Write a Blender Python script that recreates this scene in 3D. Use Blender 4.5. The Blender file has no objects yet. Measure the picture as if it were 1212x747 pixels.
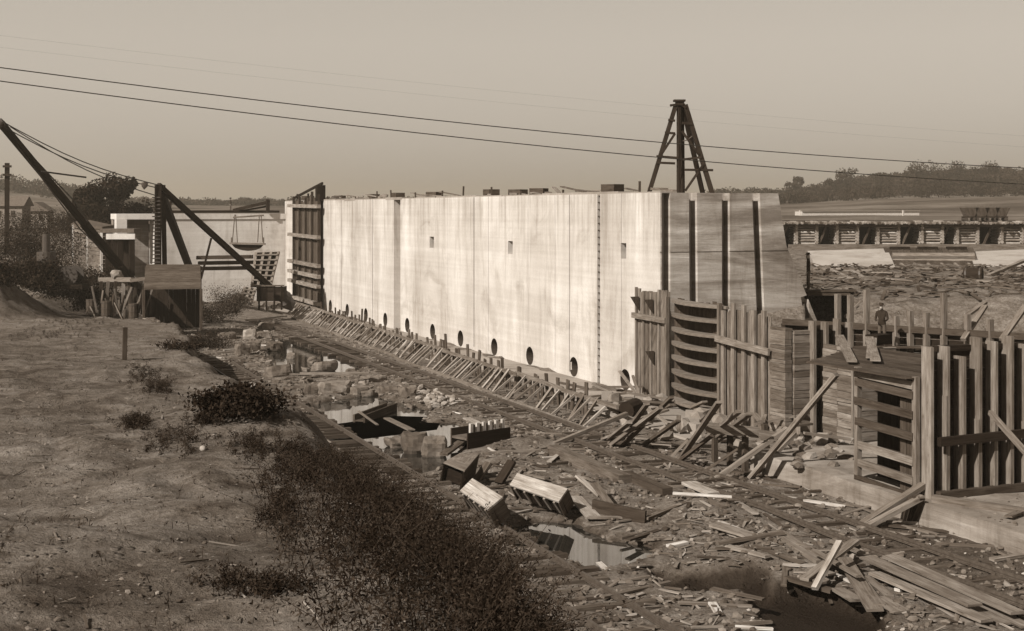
import bpy, bmesh, math, random
import numpy as np
from mathutils import Vector, Matrix
random.seed(7); rng = np.random.default_rng(11)
SC = bpy.context.scene; COL = SC.collection
# ---------------------------------------------------------------- camera frame
F = 1600.0; CX = 606.0; HY = 248.0; CZ = 8.5
PSI = math.atan((CX + 65) / F); S, C = math.sin(PSI), math.cos(PSI)
def at_d(px, py, d):                       # point of the place seen at a photo position, d metres ahead
    xc = (px - CX) / F * d
    return Vector((d*S + xc*C, d*C - xc*S, CZ + (HY - py) / F * d))
def at_z(px, py, z): return at_d(px, py, (CZ - z) * F / (py - HY))
def gp(px, py, it=12):                     # point of the terrain
    d = GPD; xc = (px-CX)/F*d; x = d*S+xc*C; y = d*C-xc*S; z = CZ+(HY-py)/F*d
    hit = np.nonzero(z <= hgrid(x, y))[0]
    return at_d(px, py, d[hit[0]] if len(hit) else d[-1])
GPD = np.geomspace(4, 400, 500)
# ---------------------------------------------------------------- terrain
def sm(t): t = np.clip(t, 0, 1); return t*t*(3 - 2*t)
def vnoise(x, y, seed=0):
    xi = np.floor(x).astype(np.int64); yi = np.floor(y).astype(np.int64)
    fx = x - xi; fy = y - yi; fx = fx*fx*(3-2*fx); fy = fy*fy*(3-2*fy)
    def h(a, b):
        n = (a*374761393 + b*668265263 + seed*974634541) & 0x7fffffff
        n = ((n ^ (n >> 13)) * 1274126177) & 0x7fffffff
        return ((n ^ (n >> 16)) & 0xffff) / 65535.0
    return (h(xi, yi)*(1-fx) + h(xi+1, yi)*fx)*(1-fy) + (h(xi, yi+1)*(1-fx) + h(xi+1, yi+1)*fx)*fy
def fbm(x, y, o=4, seed=0):
    s = 0; a = .5
    for i in range(o):
        s = s + a*(vnoise(x, y, seed+i) - .5); x = x*2.03 + 3.1; y = y*2.03 + 1.7; a *= .5
    return s
def polysdf(X, Y, poly):                   # <0 inside
    d = np.full(np.shape(X), 1e9); ins = np.zeros(np.shape(X), bool); n = len(poly)
    for i in range(n):
        ax, ay = poly[i][:2]; bx, by = poly[(i+1) % n][:2]
        ex, ey = bx-ax, by-ay
        t = np.clip(((X-ax)*ex + (Y-ay)*ey)/(ex*ex+ey*ey+1e-9), 0, 1)
        d = np.minimum(d, np.hypot(X-ax-t*ex, Y-ay-t*ey))
        c = ((ay > Y) != (by > Y)) & (X < ex*(Y-ay)/(ey if abs(ey) > 1e-9 else 1e-9) + ax)
        ins ^= c
    return np.where(ins, -d, d)
def zpoly(pts): return [at_z(x, y, 0) for x, y in pts]
PUDDLES = [zpoly(p) for p in (
    [(604,622),(640,615),(680,618),(715,636),(768,645),(762,656),(738,664),(702,668),(655,650),(612,642)],
    [(370,475),(440,466),(505,484),(495,501),(430,509),(378,504)],
    [(328,399),(395,407),(428,420),(422,442),(340,445),(316,420)],
    [(392,508),(470,497),(535,499),(547,513),(532,551),(470,564),(412,536)])]
DITCHES = [zpoly(p) for p in (
    [(772,673),(905,678),(908,697),(785,694)],
    [(880,694),(960,690),(1045,718),(1045,750),(930,762)])]
CREST_Y = [0, 8, 11, 21.6, 36, 77, 100, 130]; CREST_X = [2.3, 2.8, 3.4, 4.7, 6.3, 11.6, 12.8, 13.4]
TOE_Y = [0, 20, 50, 77, 100, 130];  TOE_X = [7, 8.4, 9.8, 12.9, 14.0, 14.3]
RPX = [-300,0,60,110,200,340,600,850,925,990,1040,1212,1500]; RPY = [226,225,233,243,244,244,243,240,238,231,224,218,215]
def H(X, Y):
    X = np.asarray(X, float); Y = np.asarray(Y, float)
    d = X*S + Y*C; xc = X*C - Y*S; px = CX + F*xc/np.maximum(d, 5)
    zl = np.interp(d, [-20,0,8,20,40,60,95,110,125,170,300], [6.7,6.6,6.0,5.2,4.0,3.0,.9,1.0,2.0,6.3,7.5])
    def bump(cx, cd, r1, r2, a):
        p = at_d(cx, 300, cd); q = np.exp(-(((X-p.x)*C-(Y-p.y)*S)/r1)**2 - (((X-p.x)*S+(Y-p.y)*C)/r2)**2); return a*q
    zl = zl + bump(-10, 88, 2.3, 5, 2.9) + bump(50, 102, 3.2, 8, 1.5) + bump(340, 21.5, 1.6, 2.2, .32) + bump(250, 29, 1.4, 2, .25)
    zl = zl + fbm(X*.9, Y*.9, 4, 17)*.9*sm((d-70)/10)*sm((8-X)/4)
    zl = zl + fbm(X*.35, Y*.35, 4, 3)*.55 + fbm(X*2.2, Y*2.2, 4, 8)*.13 + np.abs(fbm(X*1.1+fbm(X*.5,Y*.5,2,40)*3, Y*.6, 3, 41))*.22*sm((d-6)/10)
    cr = np.interp(Y, CREST_Y, CREST_X) + fbm(Y*.25, Y*0+3.3, 3, 5)*1.0
    to = np.interp(Y, TOE_Y, TOE_X)
    u = sm((X-cr)/np.maximum(to-cr, .5))
    pit = .03 + fbm(X*.5, Y*.5, 4, 21)*.10 + np.maximum(fbm(X*.9, Y*.9, 3, 31), 0)*.35*sm((20.6-X)/1.2)*sm((X-13.8)/1) + fbm(X*4, Y*4, 2, 27)*.04
    for mx_, my_, mr_, mh_ in ((19.3,32.5,1.5,.34),(18.0,36.5,1.3,.28),(18.6,28.0,1.4,.25),(19.6,45,1.3,.25),(17.2,41.5,1.1,.25)): pit = pit + mh_*np.exp(-((X-mx_)**2+(Y-my_)**2)/mr_**2)*(1+fbm(X*2.5,Y*2.5,3,19))
    for p in PUDDLES: pit = np.where(polysdf(X, Y, p) < 2, pit - .38*sm(.6 - polysdf(X, Y, p)/.7 + fbm(X*1.6, Y*1.6, 3, 9)*.6), pit)
    for p in DITCHES: pit = np.where(polysdf(X, Y, p) < 2, pit - .45*sm(.55 - polysdf(X, Y, p)/.5 + fbm(X*1.6, Y*1.6, 3, 4)*.9), pit)
    hl = zl*(1-u) + pit*u
    plat = 4.4*sm((d-55)/10)*sm((X-29.8)/2) + fbm(X*.6, Y*.6, 4, 55)*.5*sm((d-55)/6)
    hol = sm((px-953)/5)*sm((1006-px)/6)*sm((69.0-d)/.8)*sm((d-50)/3); plat = plat*(1-.9*hol)
    hr = pit*.3 + plat
    h = np.where(X < 27, hl, hr)
    zb = np.interp(d, [95,140,170,250,300,420,600,3000], [4.3,4.8,5.6,6.4,7.0,9.0,9,9])
    rz = CZ + (HY - np.interp(px, RPX, RPY))*600/F
    rz = rz + fbm(X*.012, Y*.012, 3, 77)*4
    w = sm((d-330)/270); zb = zb*(1-w) + rz*w
    zb = zb + fbm(X*.05, Y*.05, 3, 66)*.9*sm((d-150)/100)
    w2 = sm((d-900)/1500); zb = zb*(1-w2) + 8*w2
    wl = sm((X-11)/4)
    B = sm((Y-126.5)/4)*wl + sm((d-130)/45)*(1-wl)
    return h*(1-B) + zb*B
HGX, HGY, HST = -30.0, -5.0, .14
_gx, _gy = np.meshgrid(np.arange(HGX, 52, HST), np.arange(HGY, 135, HST), indexing='ij'); HG = H(_gx, _gy)
PG = np.minimum.reduce([polysdf(_gx, _gy, p) for p in PUDDLES]); PGD = np.minimum(PG, np.minimum.reduce([polysdf(_gx, _gy, p) for p in DITCHES]))
def look(G, x, y):
    u = np.clip((np.asarray(x, float)-HGX)/HST, 0, G.shape[0]-1.001); v = np.clip((np.asarray(y, float)-HGY)/HST, 0, G.shape[1]-1.001)
    i = u.astype(int); j = v.astype(int); a = u-i; b = v-j
    return (G[i,j]*(1-a)+G[i+1,j]*a)*(1-b)+(G[i,j+1]*(1-a)+G[i+1,j+1]*a)*b
def hgrid(x, y):
    x = np.asarray(x, float); y = np.asarray(y, float); ins = (x > HGX) & (x < 51.8) & (y > HGY) & (y < 134.8)
    r = look(HG, x, y)
    return r if ins.all() else np.where(ins, r, H(x, y))
def hz(x, y): return float(hgrid(x, y))
# ---------------------------------------------------------------- materials (a sepia print: every colour is a brown grey)
def tint(v, w=1.0): return (v*1.0, v*(.872 if w == 1 else 1-(.128*w)), v*(.715 if w == 1 else 1-(.285*w)), 1)
class NT:
    def __init__(s, name):
        m = s.m = bpy.data.materials.new(name); m.use_nodes = True; s.t = m.node_tree; s.t.nodes.clear()
        s.out = s.n('ShaderNodeOutputMaterial'); s.b = s.n('ShaderNodeBsdfPrincipled'); s.l(s.b.outputs[0], s.out.inputs[0])
        s.b.inputs['Roughness'].default_value = .9; s.b.inputs['Specular IOR Level'].default_value = .08
    def n(s, k, **kw):
        x = s.t.nodes.new(k)
        for a, b in kw.items(): setattr(x, a, b)
        return x
    def l(s, a, b): s.t.links.new(a, b)
    def sock(s, i, v):
        if hasattr(v, 'is_linked') or hasattr(v, 'links'): s.l(v, i)
        else: i.default_value = v
    def coord(s, which='Object', scale=(1,1,1), loc=(0,0,0)):
        tc = s.n('ShaderNodeTexCoord'); mp = s.n('ShaderNodeMapping'); s.l(tc.outputs[which], mp.inputs[0])
        mp.inputs['Scale'].default_value = scale; mp.inputs['Location'].default_value = loc; return mp.outputs[0]
    def noise(s, vec, scale=5, detail=5, rough=.6, dist=0):
        x = s.n('ShaderNodeTexNoise'); s.l(vec, x.inputs['Vector']); x.inputs['Scale'].default_value = scale
        x.inputs['Detail'].default_value = detail; x.inputs['Roughness'].default_value = rough; x.inputs['Distortion'].default_value = dist
        return x.outputs['Fac']
    def rng(s, v, a, b, c=0, d=1):
        x = s.n('ShaderNodeMapRange'); s.l(v, x.inputs[0])
        for i, q in enumerate((a, b, c, d)): x.inputs[i+1].default_value = q
        return x.outputs[0]
    def math(s, op, a, b=0):
        x = s.n('ShaderNodeMath', operation=op); s.sock(x.inputs[0], a); s.sock(x.inputs[1], b); return x.outputs[0]
    def mix(s, f, a, b, blend='MIX'):
        x = s.n('ShaderNodeMix', data_type='RGBA', blend_type=blend); s.sock(x.inputs[0], f); s.sock(x.inputs[6], a); s.sock(x.inputs[7], b); return x.outputs[2]
    def attr(s, name): x = s.n('ShaderNodeAttribute', attribute_name=name); return x.outputs['Fac']
    def bump(s, h, strength=.4, dist=.05):
        x = s.n('ShaderNodeBump'); s.l(h, x.inputs['Height']); x.inputs['Strength'].default_value = strength; x.inputs['Distance'].default_value = dist
        s.l(x.outputs[0], s.b.inputs['Normal'])
    def col(s, c): s.sock(s.b.inputs['Base Color'], c)
def grey(n, v):                            # value socket -> sepia colour
    x = n.n('ShaderNodeCombineColor'); n.l(v, x.inputs[0])
    n.l(n.math('MULTIPLY', n.math('POWER', v, 1.09), .972), x.inputs[1]); n.l(n.math('MULTIPLY', n.math('POWER', v, 1.18), .945), x.inputs[2]); return x.outputs[0]
M = {}
def wood(key, base, knots=.5):
    n = NT('weathered_wood_' + key); uv = n.coord('UV', (1.2, 26, 1)); uv2 = n.coord('UV', (.7, 3, 1))
    g = n.noise(uv, 1, 6, .65, .4); b = n.noise(uv2, 1.6, 4, .6)
    v = n.math('MULTIPLY', n.rng(g, .25, .75, .45, 1.3), n.rng(b, .3, .7, .62, 1.25))
    v = n.math('MULTIPLY', n.math('MULTIPLY', v, base), n.attr('tone'))
    dk = n.rng(n.noise(n.coord('UV', (2.2, 9, 1), (9, 4, 0)), 1.1, 3, .5), .60, .72, 1, 1-.45*knots)
    v = n.math('MULTIPLY', v, dk); n.col(grey(n, v)); n.bump(g, .5, .012); M['wood_'+key] = n.m
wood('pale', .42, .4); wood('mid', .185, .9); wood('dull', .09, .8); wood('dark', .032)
def plain(key, base, var=.25, rough=.9, scale=3, spec=.08, bump=.0):
    n = NT(key); c = n.coord(); g = n.noise(c, scale, 6, .65); v = n.math('MULTIPLY', n.rng(g, .25, .75, base*(1-var), base*(1+var)), n.attr('tone'))
    n.col(grey(n, v)); n.b.inputs['Roughness'].default_value = rough; n.b.inputs['Specular IOR Level'].default_value = spec
    if bump: n.bump(g, bump, .06)
    M[key] = n.m
plain('old_iron_and_port_shade', .05, .4, .6, 8, .4); plain('rusty_rail', .075, .5, .55, 9, .4); plain('dark_cloth', .035, .3); plain('mid_cloth', .09, .3); plain('skin', .33, .1)
plain('hemp_rope', .12, .3); plain('wire', .05, .1); plain('stone', .12, .65, .95, 1.6, .2, 1.0); plain('pale_stone', .25, .45, .95, 2.2, .2, .8)
plain('house_paint', .20, .15); plain('shirt', .45, .1); plain('roof_shingle', .12, .35, .9, 4); plain('glass_dark', .03, .1, .15, 2, .5); plain('bark', .06, .5, .95, 8); plain('white_paint', .45, .2)
def leaf(key, base):
    n = NT(key); g = n.noise(n.coord(), .9, 4, .6); v = n.math('MULTIPLY', n.rng(g, .3, .7, base*.6, base*1.5), n.attr('tone'))
    n.col(grey(n, v)); n.b.inputs['Roughness'].default_value = .9; n.b.inputs['Specular IOR Level'].default_value = 0; M[key] = n.m
leaf('leaves_dark', .024); leaf('leaves_mid', .06); leaf('weed_leaves', .027); leaf('dry_grass', .05); leaf('far_leaves', .03)
def concrete(key, base, boards=False, streak=1.0):
    n = NT('concrete_' + key); c = n.coord()
    big = n.noise(n.coord('Object', (.10,.10,.16)), 1.0, 6, .62, .6)
    mid = n.noise(n.coord('Object', (.5,.5,.35), (3,7,1)), 1.0, 6, .65)
    st = n.noise(n.coord('Object', (1.3,1.3,.13), (1,2,5)), 1.0, 6, .72, .3)
    st2 = n.noise(n.coord('Object', (.4,.4,.06), (4,2,5)), 1.0, 5, .75, .2)
    pa = n.noise(n.coord('Object', (.26,.26,.30), (11,3,6)), 1.0, 7, .68, .8)
    fine = n.noise(c, 9, 5, .7)
    v = n.rng(big, .3, .68, .84, 1.08)
    v = n.math('MULTIPLY', v, n.rng(mid, .3, .7, .88, 1.08))
    v = n.math('MULTIPLY', v, n.rng(st, .54, .74, 1, 1-.34*streak))
    v = n.math('MULTIPLY', v, n.rng(st2, .50, .72, 1, 1-.28*streak)); v = n.math('MULTIPLY', v, n.rng(pa, .54, .66, 1, .80))
    v = n.math('MULTIPLY', v, n.rng(fine, .3, .7, .93, 1.05))
    sp = n.rng(n.noise(n.coord('Object', (1,1,1), (7,7,7)), 2.6, 4, .6), .70, .78, 1, .72)
    v = n.math('MULTIPLY', v, sp)
    lf = n.noise(n.coord('Object', (.02,.02,2.4), (0,0,3)), 1.0, 4, .7, .1); v = n.math('MULTIPLY', v, n.rng(lf, .35, .65, .93, 1.05))
    tie = n.n('ShaderNodeTexVoronoi'); n.l(n.coord('Object', (.5,.5,.62)), tie.inputs['Vector']); tie.inputs['Scale'].default_value = 1; tie.inputs['Randomness'].default_value = .35
    v = n.math('MULTIPLY', v, n.rng(tie.outputs['Distance'], .02, .035, .45, 1))
    if key == 'wall':                       # drip stains under the top edge, paler rubbed foot
        sz_ = n.n('ShaderNodeSeparateXYZ'); n.l(c, sz_.inputs[0]); dr = n.noise(n.coord('Object', (2.6,2.6,.10), (6,1,2)), 1.0, 5, .7)
        tp = n.math('MULTIPLY', n.rng(sz_.outputs[2], 5.2, 9.3, 0, 1), n.rng(dr, .45, .68, 0, 1)); v = n.math('MULTIPLY', v, n.rng(tp, 0, 1, 1, .66))
        sp_ = n.noise(n.coord('Object', (.0,.32,.0), (0,4,0)), 1.0, 1, .5); v = n.math('MULTIPLY', v, n.rng(sp_, .35, .65, .86, 1.06))
    if boards:                              # board marks and lift lines of the shuttering
        bd = n.noise(n.coord('Object', (.30,.30,4.6), (0,0,2)), 1.0, 6, .78, .5); bd2 = n.noise(n.coord('Object', (.16,.16,1.0), (0,0,8)), 1.0, 6, .68, .6)
        v = n.math('MULTIPLY', n.math('MULTIPLY', v, n.rng(bd, .3, .7, .80, 1.12)), n.rng(bd2, .34, .66, .50, 1.2)); n.bump(bd, .5, .05)
    else: n.bump(n.math('ADD', n.math('MULTIPLY', st, .5), fine), .25, .03)
    v = n.math('MULTIPLY', v, base); n.col(grey(n, v)); n.b.inputs['Roughness'].default_value = .92; M['concrete_'+key] = n.m
    return n
concrete('wall', .55); concrete('board_marked', .45, True); concrete('old', .33, True, 1.2); concrete('far', .58, False, .8); concrete('rough', .30, False, .6); concrete('apron', .40, False, .8)
n = NT('cable_black'); n.col(tint(.04)); M['cable'] = n.m
n = NT('muddy_ground')                      # soil
c = n.coord(); pit = n.attr('pit'); wet = n.attr('wet')
big = n.noise(n.coord('Object', (.22,.22,.22)), 1, 6, .62, .4); mid = n.noise(c, 1.3, 7, .68); fine = n.noise(c, 9, 6, .75); vf = n.noise(c, 34, 3, .7)
soil = n.math('MULTIPLY', n.rng(big, .3, .7, .09, .215), n.rng(mid, .32, .68, .5, 1.35)); soil = n.math('MULTIPLY', soil, n.rng(fine, .3, .7, .68, 1.28))
dk = n.rng(n.noise(n.coord('Object', (1,1,1), (5,5,5)), .8, 6, .7), .56, .66, 1, .55); soil = n.math('MULTIPLY', soil, dk)
mud = n.math('MULTIPLY', n.rng(mid, .34, .66, .08, .23), n.rng(fine, .3, .7, .55, 1.45))
vo = n.n('ShaderNodeTexVoronoi'); n.l(c, vo.inputs['Vector']); vo.inputs['Scale'].default_value = 7.5; vo.inputs['Randomness'].default_value = 1
peb = n.math('MULTIPLY', n.rng(vo.outputs['Distance'], .18, .30, 1, 0), n.rng(n.noise(c, 1.1, 4, .6), .50, .62, 0, 1))
pc = n.n('ShaderNodeSeparateColor'); n.l(vo.outputs['Color'], pc.inputs[0])
mudc = n.mix(peb, mud, n.rng(pc.outputs[0], 0, 1, .06, .26))
vs_ = n.n('ShaderNodeTexVoronoi'); n.l(c, vs_.inputs['Vector']); vs_.inputs['Scale'].default_value = 26; vs2 = n.n('ShaderNodeSeparateColor'); n.l(vs_.outputs['Color'], vs2.inputs[0])
grit = n.math('MULTIPLY', n.rng(vs_.outputs['Distance'], .22, .34, 1, 0), n.rng(vs2.outputs[1], .82, .88, 0, 1)); soil = n.mix(grit, soil, n.rng(vs2.outputs[0], 0, 1, .03, .34))
gv = n.mix(pit, soil, mudc); gv = n.mix(wet, gv, (.022,.022,.022,1))
n.col(grey(n, gv)); n.bump(n.math('ADD', n.math('ADD', mid, n.math('MULTIPLY', fine, .6)), n.math('MULTIPLY', peb, .5)), 1.0, .14)
n.l(n.rng(wet, 0, 1, .95, .45), n.b.inputs['Roughness']); M['ground'] = n.m
n = NT('field_ground'); big = n.noise(n.coord('Object', (.012,.03,.012)), 1, 5, .6); f2 = n.noise(n.coord(), .12, 5, .7)
n.col(grey(n, n.math('MULTIPLY', n.rng(big, .40, .60, .05, .16), n.rng(f2, .3, .7, .7, 1.25)))); M['field'] = n.m
n = NT('still_water'); n.col(tint(.02)); n.b.inputs['Roughness'].default_value = .03; n.b.inputs['Specular IOR Level'].default_value = .5; n.b.inputs['IOR'].default_value = 2.1
n.bump(n.noise(n.coord('Object', (1,1,1)), 1.5, 3, .5), .05, .02); M['water'] = n.m
# ---------------------------------------------------------------- mesh builder
def V(*a): return Vector(a[0] if len(a) == 1 else a)
ICO = {}
for _k in (1, 2):
    _b = bmesh.new(); bmesh.ops.create_icosphere(_b, subdivisions=_k, radius=1); _b.verts.ensure_lookup_table()
    ICO[_k] = ([tuple(v.co) for v in _b.verts], [[v.index for v in f.verts] for f in _b.faces]); _b.free()
class MB:
    def __init__(s): s.v = []; s.f = []; s.uv = []; s.t = []
    def face(s, idx, uv, tone): s.f.append(idx); s.uv.append(uv); s.t.append(tone)
    def hexa(s, p, tone=1.0, lens=None):    # p: 4 bottom corners then 4 top corners, both running the same way round
        o = len(s.v); s.v += [tuple(q) for q in p]; r1, r2 = random.random()*60, random.random()*60
        for q in ((3,2,1,0),(4,5,6,7),(0,1,5,4),(1,2,6,5),(2,3,7,6),(3,0,4,7)):
            a, b, c_, d_ = [V(p[i]) for i in q]; l1 = (b-a).length; l2 = (c_-b).length
            if l1 >= l2: uv = [(r1,r2),(r1+l1,r2),(r1+l1,r2+l2),(r1,r2+l2)]
            else: uv = [(r1,r2),(r1,r2+l1),(r1+l2,r2+l1),(r1+l2,r2)]
            s.face([o+i for i in q], uv, tone)
        return s
    def box(s, c, size, rz=0, tone=1.0, rot=None):
        R = rot if rot is not None else Matrix.Rotation(rz, 3, 'Z'); c = V(c); x, y, z = [q/2 for q in size]
        return s.hexa([c + R @ V(*q) for q in ((-x,-y,-z),(x,-y,-z),(x,y,-z),(-x,y,-z),(-x,-y,z),(x,-y,z),(x,y,z),(-x,y,z))], tone)
    def beam(s, p0, p1, w, h, up=(0,0,1), tone=1.0, jit=0.0):
        p0, p1 = V(p0), V(p1); d = (p1-p0).normalized(); up = V(up)
        if abs(d.dot(up)) > .97: up = V(0,1,0) if abs(d.y) < .9 else V(1,0,0)
        a = d.cross(up).normalized()*w/2; b = a.cross(d).normalized()*h/2
        j = lambda: V(random.uniform(-jit,jit), random.uniform(-jit,jit), random.uniform(-jit,jit)) if jit else V(0,0,0)
        return s.hexa([p0-a-b+j(), p1-a-b+j(), p1+a-b+j(), p0+a-b+j(), p0-a+b+j(), p1-a+b+j(), p1+a+b+j(), p0+a+b+j()], tone)
    def tube(s, pts, r, n=6, tone=1.0, r2=None, caps=True):
        pts = [V(p) for p in pts]; o = len(s.v); L = 0; m = len(pts); q = random.random()*50
        for i, p in enumerate(pts):
            d = (pts[min(i+1,m-1)] - pts[max(i-1,0)]).normalized(); up = V(0,0,1) if abs(d.z) < .95 else V(1,0,0)
            a = d.cross(up).normalized(); b = a.cross(d); rr = r if r2 is None else r + (r2-r)*i/(m-1)
            for k in range(n): th = 2*math.pi*k/n; s.v.append(tuple(p + (a*math.cos(th) + b*math.sin(th))*rr))
        for i in range(m-1):
            l = (pts[i+1]-pts[i]).length
            for k in range(n):
                k2 = (k+1) % n; w = 2*math.pi*r/n
                s.face([o+i*n+k, o+i*n+k2, o+(i+1)*n+k2, o+(i+1)*n+k], [(q+L,q+k*w),(q+L,q+k*w+w),(q+L+l,q+k*w+w),(q+L+l,q+k*w)], tone)
            L += l
        if caps:
            for base, rev in ((o, True), (o+(m-1)*n, False)):
                ix = list(range(base, base+n)); ix = ix[::-1] if rev else ix
                s.face(ix, [(q+.02*math.cos(k), q+.02*math.sin(k)) for k in range(n)], tone*.8)
        return s
    def prism(s, poly, ext, tone=1.0):      # planar polygon of points extruded by vector ext
        poly = [V(p) for p in poly]; ext = V(ext); o = len(s.v); n = len(poly)
        s.v += [tuple(p) for p in poly] + [tuple(p+ext) for p in poly]; u0 = (poly[1]-poly[0]).normalized()
        nn = V(0,0,0)
        for i in range(n): nn += poly[i].cross(poly[(i+1) % n])
        w0 = nn.normalized().cross(u0); uv = [((p-poly[0]).dot(u0), (p-poly[0]).dot(w0)) for p in poly]
        s.face(list(range(n))[::-1], uv[::-1], tone); s.face(list(range(n, 2*n)), uv, tone)
        for i in range(n):
            j = (i+1) % n; l = (poly[j]-poly[i]).length; s.face([o+i, o+j, o+n+j, o+n+i], [(0,0),(l,0),(l,ext.length),(0,ext.length)], tone)
        for k in (-1,): pass
        s.f[-n-2] = [o+i for i in range(n)][::-1]; s.f[-n-1] = [o+n+i for i in range(n)]
        return s
    def ball(s, c, r, sq=(1,1,1), tone=1.0, rough=.25, sub=1):
        vv, ff = ICO[sub]; c = V(c); o = len(s.v)
        R = Matrix.Rotation(random.random()*6, 3, 'Z') @ Matrix.Rotation(random.random()*.6, 3, 'X')
        for v in vv: s.v.append(tuple(c + R @ V(v[0]*sq[0], v[1]*sq[1], v[2]*sq[2])*r*(1+random.uniform(-rough, rough))))
        for f in ff: s.face([o+k for k in f], [(0,0)]*len(f), tone)
        return s
    def build(s, name, mat, parent=None, origin=None, smooth=False):
        vs = np.array(s.v, float).reshape(-1, 3)
        if parent is not None: org = np.array(WL[parent.name])
        elif origin is not None: org = np.array(origin)
        else: org = np.array([*(vs[:, :2].min(0)+vs[:, :2].max(0))/2, vs[:, 2].min()])
        me = bpy.data.meshes.new(name); me.from_pydata((vs-org).tolist(), [], s.f)
        uv = me.uv_layers.new(name='UVMap'); flat = np.array([c_ for f in s.uv for c_ in f], 'f'); uv.data.foreach_set('uv', flat.ravel())
        at = me.attributes.new('tone', 'FLOAT', 'FACE'); at.data.foreach_set('value', np.array(s.t, 'f'))
        if isinstance(mat, str): mat = M[mat]
        me.materials.append(mat)
        if smooth: me.polygons.foreach_set('use_smooth', [True]*len(me.polygons))
        o = bpy.data.objects.new(name, me); COL.objects.link(o)
        if parent is not None: o.parent = parent
        else: o.location = org
        WL[o.name] = tuple(org); return o
WL = {}
def tag(o, label=None, cat=None, group=None, kind=None):
    for k, v in (('label', label), ('category', cat), ('group', group), ('kind', kind)):
        if v: o[k] = v
    return o
def thing(name, label, cat, loc, group=None):
    o = bpy.data.objects.new(name, None); COL.objects.link(o); o.location = V(loc); WL[o.name] = tuple(loc); o.empty_display_size = .3
    return tag(o, label, cat, group)
def copy_tree(o, loc, rz=0, label=None):
    c_ = o.copy(); COL.objects.link(c_); c_.location = V(loc); c_.rotation_euler.z = rz; WL[c_.name] = tuple(loc)
    if label: c_['label'] = label
    for ch in list(o.children):
        d_ = ch.copy(); COL.objects.link(d_); d_.parent = c_
        for g in list(ch.children): e_ = g.copy(); COL.objects.link(e_); e_.parent = d_
    return c_
T = lambda a=.75, b=1.25: random.uniform(a, b)
def cloud(name, mat, centers, size, parent=None, origin=(0,0,0), tones=None, tri=False, flat=0.0, aspect=.6):  # leaf sized faces
    P = np.array(centers, float); n = len(P); a = rng.normal(size=(n,3)); b = rng.normal(size=(n,3))
    if flat: a[:,2] *= 1-flat; b[:,2] *= 1-flat
    a /= np.linalg.norm(a, axis=1)[:,None]; b -= a*(a*b).sum(1)[:,None]; b /= np.linalg.norm(b, axis=1)[:,None]
    sz = (np.array(size) if np.ndim(size) else np.full(n, size))*rng.uniform(.6, 1.4, n); a *= sz[:,None]*.5; b *= sz[:,None]*.5*aspect
    vs = np.stack([P-a, P-b*.9+a*.1, P+a, P+b], 1).reshape(-1,3)
    org = np.array(WL[parent.name] if parent else origin); me = bpy.data.meshes.new(name)
    me.vertices.add(4*n); me.vertices.foreach_set('co', (vs-org).ravel()); me.loops.add(4*n); me.loops.foreach_set('vertex_index', np.arange(4*n))
    me.polygons.add(n); me.polygons.foreach_set('loop_start', np.arange(n)*4); me.update(calc_edges=True)
    at = me.attributes.new('tone', 'FLOAT', 'FACE'); at.data.foreach_set('value', (tones if tones is not None else rng.uniform(.6,1.4,n)).astype('f'))
    me.materials.append(M[mat]); o = bpy.data.objects.new(name, me); COL.objects.link(o)
    if parent: o.parent = parent
    else: o.location = org
    WL[o.name] = tuple(org); return o
def carve(o, cutter):                      # boolean the cutter mesh out of o, then delete it
    md = o.modifiers.new('cut', 'BOOLEAN'); md.object = cutter; md.operation = 'DIFFERENCE'; md.solver = 'EXACT'; md.use_self = True
    bpy.context.view_layer.update(); dg = bpy.context.evaluated_depsgraph_get()
    me = bpy.data.meshes.new_from_object(o.evaluated_get(dg)); o.modifiers.clear(); o.data = me; bpy.data.objects.remove(cutter)
# ---------------------------------------------------------------- ground sheet
dd = np.concatenate([np.linspace(-6, 4, 12, endpoint=False), np.geomspace(4, 130, 430, endpoint=False), np.geomspace(130, 3200, 90)])
tt = np.concatenate([np.linspace(-1.4, -.46, 22, endpoint=False), np.linspace(-.46, .46, 400), np.linspace(.48, 1.4, 22)])
DD, TT = np.meshgrid(dd, tt, indexing='ij'); XC = TT*(DD+7)
GX = DD*S + XC*C; GY = DD*C - XC*S; GZ = H(GX, GY)
nr, nc = DD.shape; idx = np.arange(nr*nc).reshape(nr, nc)
fc = np.stack([idx[:-1,:-1], idx[:-1,1:], idx[1:,1:], idx[1:,:-1]], -1).reshape(-1,4)
me = bpy.data.meshes.new('ground'); me.from_pydata(np.stack([GX,GY,GZ],-1).reshape(-1,3).tolist(), [], fc.tolist())
crn = np.interp(GY, CREST_Y, CREST_X); ton = np.interp(GY, TOE_Y, TOE_X)
pitv = sm((GX-(crn*.25+ton*.75))/1.5)*(1-sm((GX*S+GY*C-150)/30)); wetv = np.zeros_like(GX)
for p in DITCHES: sd = polysdf(GX, GY, p); wetv = np.maximum(wetv, sm(.5 - (sd-.15)/.4 + fbm(GX*2, GY*2, 3, 4)*1.0))
for p in PUDDLES: sd = polysdf(GX, GY, p); wetv = np.maximum(wetv, .75*sm(.5 - (sd-.25)/.5 + fbm(GX*2, GY*2, 3, 4)*1.0))
sd = polysdf(GX, GY, [V(19.6,12,0), V(24.3,12,0), V(24.3,30,0), V(20.4,27,0)]); wetv = np.maximum(wetv, .5*sm(.3-sd/1.2+fbm(GX*.8, GY*.8, 4, 14)*2.2))
for nm, vv in (('pit', pitv), ('wet', wetv)):
    a = me.attributes.new(nm, 'FLOAT', 'POINT'); a.data.foreach_set('value', vv.ravel().astype('f'))
me.materials.append(M['ground']); me.materials.append(M['field'])
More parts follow.
